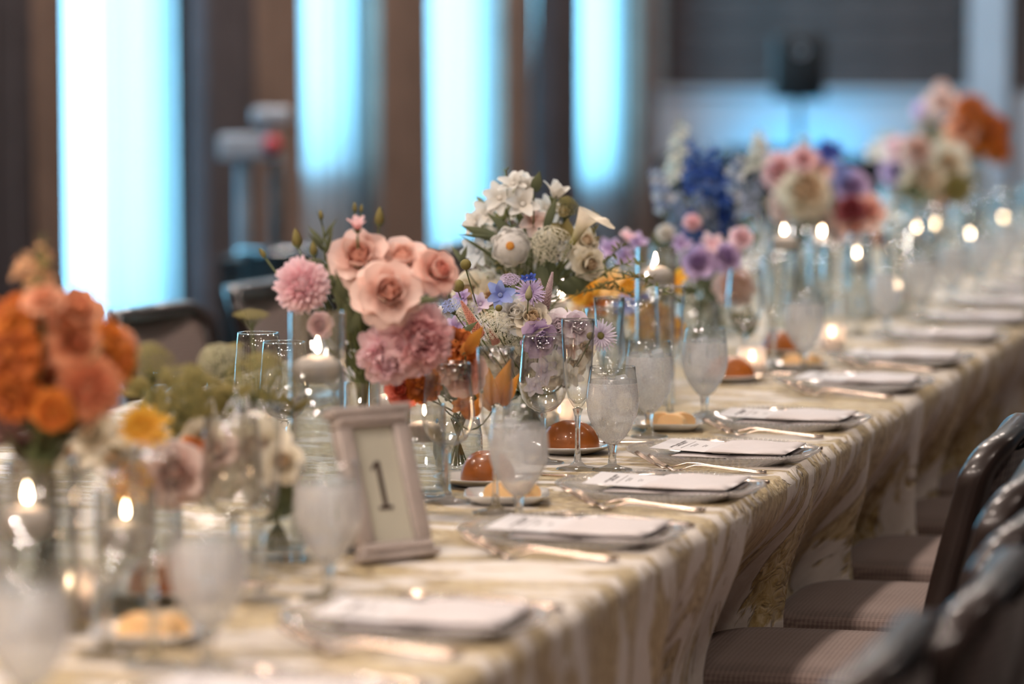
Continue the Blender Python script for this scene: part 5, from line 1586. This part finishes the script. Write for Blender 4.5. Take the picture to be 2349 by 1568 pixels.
# ---------------- low lavender arrangement, in focus
vase('lav', 1218, 6.35, 'low clear bowl vase of lavender and blue flowers', r=.05, h=.085, shape='bowl')
d = 6.07
for (kd, px, py, R, col, lab, f) in (
    ('open', 1148, 677, 29, BLUE, 'periwinkle blue delphinium bloom with white eye', (-.1, .25, .95)),
    ('open', 1183, 684, 20, BLUE, 'smaller periwinkle bloom right of the blue one', (.2, .3, .9)),
    ('flat', 1170, 640, 20, LAV, 'lilac lace flower above the periwinkle bloom', (0, .8, .5)),
    ('open', 1205, 640, 10, DBLUE, 'tiny violet floret above the lace flower', (0, .6, .8)),
    ('open', 1219, 638, 11, DBLUE, 'tiny violet floret beside its twin above the lace flower', (.2, .6, .8)),
    ('scabiosa', 1216, 672, 32, LAV, 'spidery lilac flower below the violet florets', (.1, .5, .8)),
    ('rose', 1234, 775, 32, LILAC, 'lilac rose drooping over the sharp wine glass rim', (.5, -.1, .85)),
    ('rose', 1284, 748, 30, ((222, 196, 206), (238, 222, 230), (230, 212, 220), (244, 234, 238)), 'pale lilac white rose behind the flute rim', (-.1, .3, .9)),
    ('rose', 1322, 750, 26, ((190, 160, 184), (220, 200, 216), (214, 190, 208), (234, 218, 228)), 'pale mauve rose inside the flute rim', (.3, .2, .9)),
    ('scabiosa', 1377, 770, 34, ((112, 110, 50), (136, 130, 66), (196, 180, 208), (224, 212, 232)), 'lavender daisy with dark green eye right of the flute', (.2, .15, .97)),
    ('loose', 1130, 745, 36, LACE, 'white lace flower left of the wine glass', (-.2, .6, .7)),
    ('loose', 1172, 775, 40, LACE, 'greenish white lace flower above the wine glass rim', (.1, .4, .85)),
    ('loose', 1070, 715, 26, LACE, 'small white lace flower behind the coral celosia', (-.4, .6, .6)),
    ('rose', 1182, 722, 34, WHITE, 'white rose behind the lace flowers', (0, .5, .8)),
    ('rose', 1220, 735, 34, CREAM, 'cream rose behind the lilac rose', (.1, .5, .8)),
    ('open', 1046, 752, 24, LILAC, 'lilac bloom above the rust flower', (-.4, .3, .8)),
    ('open', 1062, 683, 20, LILAC, 'lilac bloom left of the coral celosia', (-.3, .5, .8)),
    ('open', 1102, 698, 24, ((200, 180, 206), (222, 204, 224), (206, 180, 212), (228, 210, 230)), 'pale lilac bloom right of the coral celosia', (0, .4, .9)),
    ('tulip', 1008, 732, 24, WHITE, 'white bell bud at the left end of the lavender arrangement', (-.3, .9, .2)),
    ('flat', 1034, 700, 26, BLUE[2:] + BLUE[2:], 'blue lace flower at the left of the lavender arrangement', (-.3, .8, .4)),
    ('open', 1248, 850, 28, ((200, 190, 214), (220, 210, 228), (206, 196, 222), (228, 222, 236)), 'pale lilac bloom seen through the sharp wine glass', (.1, .1, 1)),
    ('open', 1275, 832, 24, WHITE, 'white bloom seen between the wine glass and flute', (.1, .1, 1)),
    ('open', 1310, 862, 24, WHITE, 'white bloom seen low through the flute', (.1, 0, 1)),
    ('open', 1308, 800, 20, BLUSH, 'small blush bloom seen through the flute', (.1, .2, 1)),
    ('open', 1226, 882, 22, ((200, 190, 214), (220, 210, 228), (206, 196, 222), (228, 222, 236)), 'lowest lilac bloom seen through the sharp wine glass', (-.2, -.2, 1))):
    flower('lav', kd, px, py, d + _rn.uniform(0, .08) - (.1 if lab.startswith('lilac rose') else .04 if py < 760 else 0), R, col, lab, f, stem=.0011)

for k in range(40):
    a = k * 2.39996; q_ = math.sqrt((k + .5) / 40)
    px, py = 1205 + 140 * q_ * math.cos(a), 805 + 78 * q_ * math.sin(a)
    kd, col = (('loose', LACE), ('open', WHITE), ('loose', GREENW), ('open', ((200, 190, 214), (220, 210, 228), (206, 196, 222), (228, 222, 236))), ('rose', CREAM))[k % 5]
    flower('lav', kd, px, py, 6.17 + .02 * (k % 4), 24, col, {'loose': 'small lace filler flower low in the lavender arrangement', 'open': 'small pale filler bloom low in the lavender arrangement', 'rose': 'small cream filler rose low in the lavender arrangement'}[kd], (_rn.uniform(-.4, .4), _rn.uniform(0, .5), .9),
           {'loose': 'lace fillers of the lavender arrangement', 'open': 'pale fillers of the lavender arrangement', 'rose': 'rose fillers of the lavender arrangement'}[kd], stem=.0009)
plume('lav', 1248, 715, 1268, 622, d, 20, ((176, 140, 132), (226, 200, 202)), 'tall dusty pink celosia plume above the wine glass')
plume('lav', 1245, 720, 1237, 637, d + .02, 20, ((176, 140, 132), (222, 196, 200)), 'shorter dusty pink celosia plume leaning left')
plume('lav', 1104, 775, 1057, 688, d - .06, 24, ((196, 120, 92), (222, 156, 132)), 'coral celosia plume leaning left above the rust flower')
plume('lav', 1140, 790, 1122, 752, d - .05, 20, ((186, 124, 104), (214, 160, 140)), 'small coral celosia plume behind the blurred flute')
for (px, py, R, lab) in ((1068, 606, 11, 'brown button seed pod on a tall stem'), (1050, 655, 13, 'green button seed pod left of the celosia'), (1144, 706, 7, 'tiny seed pod over the lace flower'), (1355, 770, 8, 'little brown pod beside the lavender daisy')):
    flower('lav', 'pod', px, py, d - .03, R, OLIVE, lab, (0, 1, .1), stem=.0012)
flower('lav', 'bud', 1213, 676, d - .05, 11, GREENW, 'green bud hooked in front of the spidery lilac flower', (.1, 1, .1), stem=.0011)
for (px, py, lab) in ((1298, 716, 'curled green bud over the pale rose'), (1338, 720, 'small green bud behind the flute rim'), (1028, 670, 'thin green bud left of the lavender arrangement')):
    flower('lav', 'bud', px, py, d, 7, GREENW, lab, (0, 1, .1), stem=.0009)
leaves('lav', [(1150, 715, 1108, 708, 26), (1155, 712, 1165, 690, 24)], d + .02, M['leafmid'], 'green leaf under the periwinkle bloom', None, LEAFW)
leaves('lav', [(1178, 668, 1170, 645, 18), (1180, 668, 1200, 650, 16)], d + .02, M['leafmid'], 'small green leaves between the blue blooms', None, LEAFW)
leaves('lav', [(1056, 770, 1088, 735, 18)], d - .12, M['leafdark'], 'dark blue green leaf over the rust bloom', None, LEAF)
greens('lav', 1200, 790, 140, 85, 6.22, 16, M['leafmid'], 'green leaf stem in the lavender arrangement', 'greenery in the lavender arrangement', 34, 10)
greens('lav', 1220, 860, 90, 50, 6.24, 10, M['leafdark'], 'dark leaf stem low in the lavender arrangement', 'low greenery in the lavender arrangement', 34, 12)
# ---------------- yellow arrangement behind
vase('yel2', 1440, 7.3, 'low vase of yellow flowers behind the glasses', r=.055, h=.10, shape='bowl')
for k, (px, py, R, col) in enumerate(((1338, 662, 30, YELLOW), (1392, 655, 36, ((220, 150, 60), (238, 180, 90), (232, 170, 80), (246, 200, 120))), (1440, 665, 34, YELLOW), (1372, 705, 26, ORANGE), (1340, 705, 34, CREAM), (1545, 650, 30, YELLOW),
                                      (1500, 735, 40, YELLOW), (1468, 742, 30, ((220, 150, 60), (238, 180, 90), (232, 170, 80), (246, 200, 120))), (1530, 752, 32, YELLOW), (1430, 705, 24, BLUE), (1475, 700, 24, DBLUE), (1405, 720, 24, CREAM))):
    flower('yel2', 'marigold' if k % 2 == 0 else 'open', px, py, 7.25 + .1 * (k % 3), R, col, ['yellow bloom behind the calla lily leaf', 'apricot bloom in the middle of the yellow flowers', 'yellow bloom right of the apricot one', 'orange bloom below the apricot bloom',
           'cream bloom left in the yellow arrangement', 'yellow bloom under the lit floating candle', 'large yellow bloom above the second goblet', 'apricot bloom left of the large yellow bloom', 'yellow bloom right of the large yellow bloom',
           'pale blue bloom among the yellow flowers', 'deep blue bloom among the yellow flowers', 'cream bloom low among the yellow flowers'][k], (0, .5, .8))
greens('yel2', 1440, 700, 100, 40, 7.45, 6, M['leafolive'], 'olive leaf stem in the yellow arrangement', 'greenery in the yellow arrangement', 40, 16)
# ---------------- lilac and blush arrangement
vase('lil', 1600, 7.95, 'clear vase of lilac roses and a blush peony', r=.045, h=.13)
for (kd, px, py, R, col, lab, f) in (
    ('rose', 1603, 602, 34, LILAC, 'mauve rose beyond the white bouquet sprigs', (-.2, .3, .9)), ('rose', 1664, 590, 32, LILAC, 'mauve rose left of the blurred floating candle', (.2, .4, .8)),
    ('peony', 1686, 655, 48, BLUSH, 'blush peony at the right of the mauve roses', (.1, .2, .95)), ('dahlia', 1526, 532, 22, WHITE, 'white globe flower left of the delphiniums', (-.2, .6, .7)),
    ('dahlia', 1588, 508, 22, PINK, 'pale pink globe flower under the delphiniums', (0, .6, .7)), ('open', 1562, 562, 26, LILAC, 'lilac bloom between the globe flowers', (0, .5, .8)),
    ('open', 1632, 560, 28, PINK, 'pink bloom above the mauve roses', (0, .5, .8)), ('rose', 1700, 545, 24, PINK, 'small pink rose left of the blurred candle cylinder', (.2, .5, .8)),
    ('open', 1400, 572, 30, LILAC, 'lilac sweet pea bloom right of the cream blooms', (-.2, .5, .8)), ('open', 1432, 590, 28, LAV, 'lavender sweet pea bloom behind the herb sprigs', (0, .4, .9)), ('open', 1462, 556, 26, LILAC, 'mauve sweet pea bloom against the blue window', (.1, .6, .7)),
    ('open', 1440, 545, 22, PINK, 'pale pink sweet pea bloom against the blue window', (0, .8, .5))):
    flower('lil', kd, px, py, 7.9 if px > 1500 else 7.5, R, col, lab, f)
leaves('lil', [(1720, 762, 1675, 705, 50), (1710, 765, 1712, 700, 44), (1700, 770, 1740, 720, 36)], 7.9, M['leafdark'], 'broad dark leaves below the blush peony', None, LEAFW)
greens('lil', 1600, 640, 80, 70, 8.1, 6, M['leafdark'], 'dark leaf stem among the mauve roses', 'greenery among the mauve roses', 45, 18)
# ---------------- blue delphiniums
vase('del', 1640, 8.65, 'tall vase of blue delphiniums', r=.045, h=.22)
DW = [((200, 204, 190), (226, 228, 216))]; DB = [((22, 44, 116), (30, 74, 168)), ((40, 66, 130), (66, 104, 176))]; DM = [((90, 112, 160), (140, 162, 196)), ((190, 196, 206), (220, 222, 226))]; DL = [((112, 128, 160), (160, 176, 200))]
for (a, b, c_, e, w, cols, lab) in ((1552, 420, 1563, 265, 44, DW, 'white delphinium spike, tallest of the blue bouquet'), (1530, 480, 1500, 380, 38, DM, 'pale delphinium spike at the far left of the blue bouquet'),
    (1590, 440, 1592, 310, 40, DB, 'deep blue delphinium spike right of the white one'), (1640, 460, 1632, 320, 44, DB, 'deep blue delphinium spike at the centre'),
    (1615, 520, 1610, 400, 46, DM, 'pale blue delphinium low at the centre'), (1680, 470, 1690, 340, 40, DM, 'pale blue delphinium right of centre'),
    (1715, 500, 1738, 380, 38, DL, 'lilac blue delphinium at the right of the blue bouquet'), (1565, 530, 1550, 430, 40, DL, 'lilac blue delphinium low at the left'),
    (1660, 540, 1665, 430, 46, DB, 'deep blue delphinium low at the right'), (1725, 400, 1742, 295, 30, DW, 'short white spike right of the delphiniums'), (1590, 560, 1585, 470, 40, DB, 'deep blue delphinium lowest at the left')):
    spike('del', a, b, c_, e, 8.6 + _rn.uniform(-.1, .1), w, cols, lab, 24)
greens('del', 1620, 530, 100, 80, 8.75, 10, M['leafdark'], 'dark leaf stem under the delphiniums', 'greenery of the blue bouquet', 55, 20)
# ---------------- pink and cream bouquet far
vase('far1', 1850, 9.8, 'tall vase of pink and cream flowers', r=.05, h=.22)
for k, (kd, px, py, R, col, lab) in enumerate((('peony', 1845, 440, 62, CREAM, 'large cream hydrangea ball in the far pink bouquet'), ('rose', 1788, 392, 40, ROSEP, 'dusty pink rose left in the far pink bouquet'), ('rose', 1868, 388, 40, PINKR, 'peach pink rose above the cream ball'),
    ('rose', 1842, 365, 28, ROSEP, 'pink rose at the top of the far pink bouquet'), ('peony', 1805, 470, 44, BLUSH, 'blush bloom left below the cream ball'), ('rose', 1955, 430, 36, LILAC, 'mauve rose right of the cream ball'),
    ('peony', 1952, 482, 36, BURG, 'burgundy bloom right below the cream ball'), ('rose', 1992, 485, 34, CORAL, 'coral rose right of the burgundy bloom'), ('rose', 1905, 530, 32, CORAL, 'coral rose low in the far pink bouquet'), ('marigold', 2016, 545, 20, RUST, 'small rust bloom low at the right'),
    ('open', 1900, 352, 36, DBLUE, 'slate blue bloom at the top right of the far pink bouquet'), ('open', 1925, 400, 34, BLUE, 'pale blue bloom right of the peach pink rose'), ('rose', 1960, 530, 30, PINKR, 'peach rose at the bottom right of the far pink bouquet'), ('rose', 1870, 500, 36, BLUSH, 'blush rose below the cream ball'))):
    flower('far1', kd, px, py, 9.75 + .1 * (k % 3), R, col, lab, (0, .45, .85))
spike('far1', 1840, 380, 1846, 300, 9.9, 36, [((150, 180, 196), (190, 212, 222))], 'pale blue spike above the far pink bouquet', 16)
spike('far1', 1745, 370, 1742, 292, 9.8, 34, [((210, 200, 190), (232, 226, 218))], 'cream white spike left above the far pink bouquet', 14)
greens('far1', 1870, 480, 110, 80, 10.0, 9, M['leafdark'], 'dark leaf stem in the far pink bouquet', 'greenery of the far pink bouquet', 50, 20)
# ---------------- cream and lilac bouquet farther
vase('far2', 2110, 11.7, 'tall vase of cream and lilac flowers far along the table', r=.05, h=.22)
for k, (kd, px, py, R, col, lab) in enumerate((('peony', 2115, 420, 52, CREAM, 'cream bloom at the centre of the farther bouquet'), ('rose', 2172, 375, 44, CREAM, 'cream rose at the right of the farther bouquet'), ('rose', 2062, 392, 36, LILAC, 'lilac rose at the left of the farther bouquet'),
    ('peony', 2100, 345, 40, BLUSH, 'blush bloom at the top of the farther bouquet'), ('dome', 2130, 295, 40, OLIVE, 'olive lace head above the farther bouquet'), ('dome', 2040, 335, 40, GREENW, 'green white lace head left of the farther bouquet'),
    ('marigold', 2195, 430, 36, OLIVE, 'yellow olive bloom low right of the farther bouquet'), ('rose', 2060, 345, 30, PINK, 'pale pink rose upper left of the farther bouquet'), ('rose', 2140, 460, 34, CORAL, 'coral rose low in the farther bouquet'), ('open', 2010, 350, 30, WHITE, 'white bloom at the left end of the farther bouquet'))):
    flower('far2', kd, px, py, 11.6 + .1 * (k % 3), R, col, lab, (0, .45, .85))
greens('far2', 2110, 420, 90, 60, 11.85, 9, M['leafdark'], 'dark leaf stem in the farther cream bouquet', 'greenery of the farther bouquet', 45, 22)
leaves('far2', [(2090, 450, 2050, 415, 40), (2095, 455, 2100, 410, 44), (2100, 455, 2135, 440, 36)], 11.5, M['leafdark'], 'broad dark leaves low in the farther bouquet', None, LEAFW)
# ---------------- orange bouquet at the far end
vase('far3', 2230, 13.0, 'tall vase of orange flowers at the far end', r=.05, h=.24)
for k, (kd, px, py, R, col, lab) in enumerate((('marigold', 2228, 250, 40, RUST, 'rust orange bloom topping the far end bouquet'), ('marigold', 2268, 290, 44, RUST, 'rust bloom at the right of the far end bouquet'), ('marigold', 2288, 345, 30, ORANGE, 'orange bloom hanging at the right of the far end bouquet'),
    ('rose', 2205, 300, 34, PEACH, 'peach rose in the far end bouquet'), ('rose', 2160, 235, 32, BLUSH, 'pale pink rose at the top left of the far end bouquet'), ('rose', 2130, 260, 30, LILAC, 'mauve rose at the left of the far end bouquet'),
    ('peony', 2180, 345, 40, CREAM, 'cream bloom low in the far end bouquet'), ('marigold', 2240, 320, 36, ORANGE, 'orange bloom at the centre of the far end bouquet'), ('dahlia', 2160, 200, 18, BLUSH, 'small pale tip bloom highest in the far end bouquet'))):
    flower('far3', kd, px, py, 12.9 + .1 * (k % 3), R, col, lab, (0, .45, .85))
greens('far3', 2210, 330, 80, 60, 13.2, 8, M['leafdark'], 'dark leaf stem in the far end bouquet', 'greenery of the far end bouquet', 45, 22)

# ================================================================ background things
def sp(px, py, d): return at(px, py, d)
# loudspeaker on a pole stand
p = at(1832, 155, 20.0)
sk = thing('loudspeaker', 'black loudspeaker on a pole in front of the dark wall boards', 'speaker', (p.x, p.y, p.z - .175), YAW)
add('cabinet', bevel_me('cabinet', box(-.137, .137, -.12, .12, 0, .35), .02, 2), M['black'], sk)
add('grille', bevel_me('grille', box(-.115, .115, -.128, -.119, .03, .32), .004, 1), M['blackcloth'], sk)
add('horn', lathe_me('horn', [(.02, 0), (.05, .012), (.055, .014), (.055, 0)], 20), M['greymetal'], sk, Matrix.Translation((0, -.128, .27)) @ Matrix.Rotation(PI / 2, 4, 'X') @ Matrix.Scale(.6, 4))
st = thing('speaker_stand', 'black pole stand under the loudspeaker', 'stand', (p.x, p.y, 0))
add('pole', gme('pole', tube([(0, 0, .05), (0, 0, p.z - .176)], .018, 10)), M['black'], st)
for k in range(3):
    a = 2 * PI * k / 3
    add('leg', gme('leg', tube([(0, 0, .55), (.38 * math.cos(a), .38 * math.sin(a), .012)], .012, 6)), M['black'], st)
# equipment table with dark cloth and a blue light bar washing the wainscot
e = at(1740, 330, 21.2)
tb = thing('equipment_table', 'dark clothed equipment table below the loudspeaker', 'table', (e.x, 21.35, 0))
add('tabletop', gme('tabletop', box(-.6, .6, -.32, .32, .74, .77), False), M['tabletop'], tb)
V, F, U = [], [], []
n = 160
per = []
for i in range(n):
    q = i / n * 4
    k, f = int(q), q - int(q)
    c_ = [(-.62, -.34), (.62, -.34), (.62, .34), (-.62, .34)]
    x = c_[k][0] + (c_[(k + 1) % 4][0] - c_[k][0]) * f; yv = c_[k][1] + (c_[(k + 1) % 4][1] - c_[k][1]) * f
    per.append((x, yv))
for j in range(6):
    z = .775 - .76 * j / 5
    for i, (x, yv) in enumerate(per):
        w = 1 + (.02 + .018 * math.sin(i * 1.9)) * (j / 5)
        V.append((x * w, yv * (1 + (.06 + .05 * math.sin(i * 1.9)) * (j / 5)), z))
for j in range(5):
    for i in range(n):
        a, b = j * n + i, j * n + (i + 1) % n
        F.append((a, b, b + n, a + n))
F.append(tuple(range(n)))
ec = add('table_drape', mesh('table_drape', V, F), M['blackcloth'], None, Matrix.Translation((e.x, 21.35, 0)))
tag(ec, 'dark cloth draped over the equipment table', 'tablecloth')
lb = thing('led_bar', 'blue LED bar on the equipment table lighting the pale wainscot', 'light', (e.x, 21.6, .777))
add('housing', bevel_me('housing', box(-.35, .35, -.03, .03, 0, .05), .006, 1), M['black'], lb)
add('led_strip', gme('led_strip', box(-.33, .33, .0305, .033, .012, .04), False), M['ledglow'], lb)
la = bpy.data.lights.new('led_lamp', 'AREA'); la.shape = 'RECTANGLE'; la.size = .66; la.size_y = .03; la.energy = 2.4; la.spread = math.radians(80); la.color = (.0, .42, .8)
lo = bpy.data.objects.new('led_lamp', la); COL.objects.link(lo); lo.parent = lb; lo.location = (0, .04, .03); lo.rotation_euler = (math.radians(84), 0, 0)
# kiosk stand with a red knob by the drapes, and a round cocktail table
q = at(580, 335, 13.4)
ks = thing('kiosk_stand', 'pale grey stand with a red knob in front of the brown drape', 'stand', (q.x, q.y, 0), YAW)
s = 13.4 / F_PX
z1 = q.z
add('head_box', bevel_me('head_box', box(-75 * s, 60 * s, -.08, .08, z1 - 30 * s, z1 + 26 * s), .01, 2), M['paleplastic'], ks)
add('hood', bevel_me('hood', box(0, 86 * s, -.07, .07, z1 + 50 * s, z1 + 88 * s), .02, 3), M['paleplastic'], ks)
add('hood_bracket', bevel_me('hood_bracket', box(20 * s, 40 * s, -.02, .02, z1 + 20 * s, z1 + 55 * s), .004, 1), M['greymetal'], ks)
add('red_knob', lathe_me('red_knob', [(.001, -.034), (.022, -.028), (.034, -.008), (.034, .012), (.022, .030), (.001, .036)], 20), M['red'], ks, Matrix.Translation((48 * s, -.10, z1 + 4 * s)))
add('post', bevel_me('post', box(-38 * s, -6 * s, -.03, .03, .02, z1 - 28 * s), .006, 1), M['greymetal'], ks)
add('side_post', bevel_me('side_post', box(38 * s, 70 * s, -.03, .03, .02, z1 - 28 * s), .006, 1), M['chairwood'], ks)
add('base', bevel_me('base', box(-.14, .14, -.14, .14, 0, .025), .006, 1), M['black'], ks)
r_ = at(635, 570, 12.2)
ct = thing('cocktail_table', 'small round table with glossy top reflecting blue window light', 'table', (r_.x, r_.y, 0))
add('tabletop', lathe_me('tabletop', [(.001, r_.z - .02), (.13, r_.z - .02), (.135, r_.z - .01), (.13, r_.z), (.001, r_.z)], 36), M['gloss'], ct)
add('pedestal', lathe_me('pedestal', [(.16, 0), (.16, .02), (.12, .05), (.115, r_.z - .02)], 28), M['black'], ct)
for i in range(2):
    b_ = at(560 + 60 * i, 650, 12.5 + .3 * i)
    x_ = thing('storage_bin', ['black bin left below the red knob stand', 'black bin under the glossy round table'][i], 'bin', (b_.x - .04, b_.y + .25, 0), .1)
    add('bin_body', bevel_me('bin_body', box(-.11, .11, -.1, .1, 0, r_.z - .08), .012, 2), M['blackcloth'], x_)
    add('bin_lid', bevel_me('bin_lid', box(-.115, .115, -.105, .105, r_.z - .08, r_.z - .06), .006, 1), M['black'], x_)
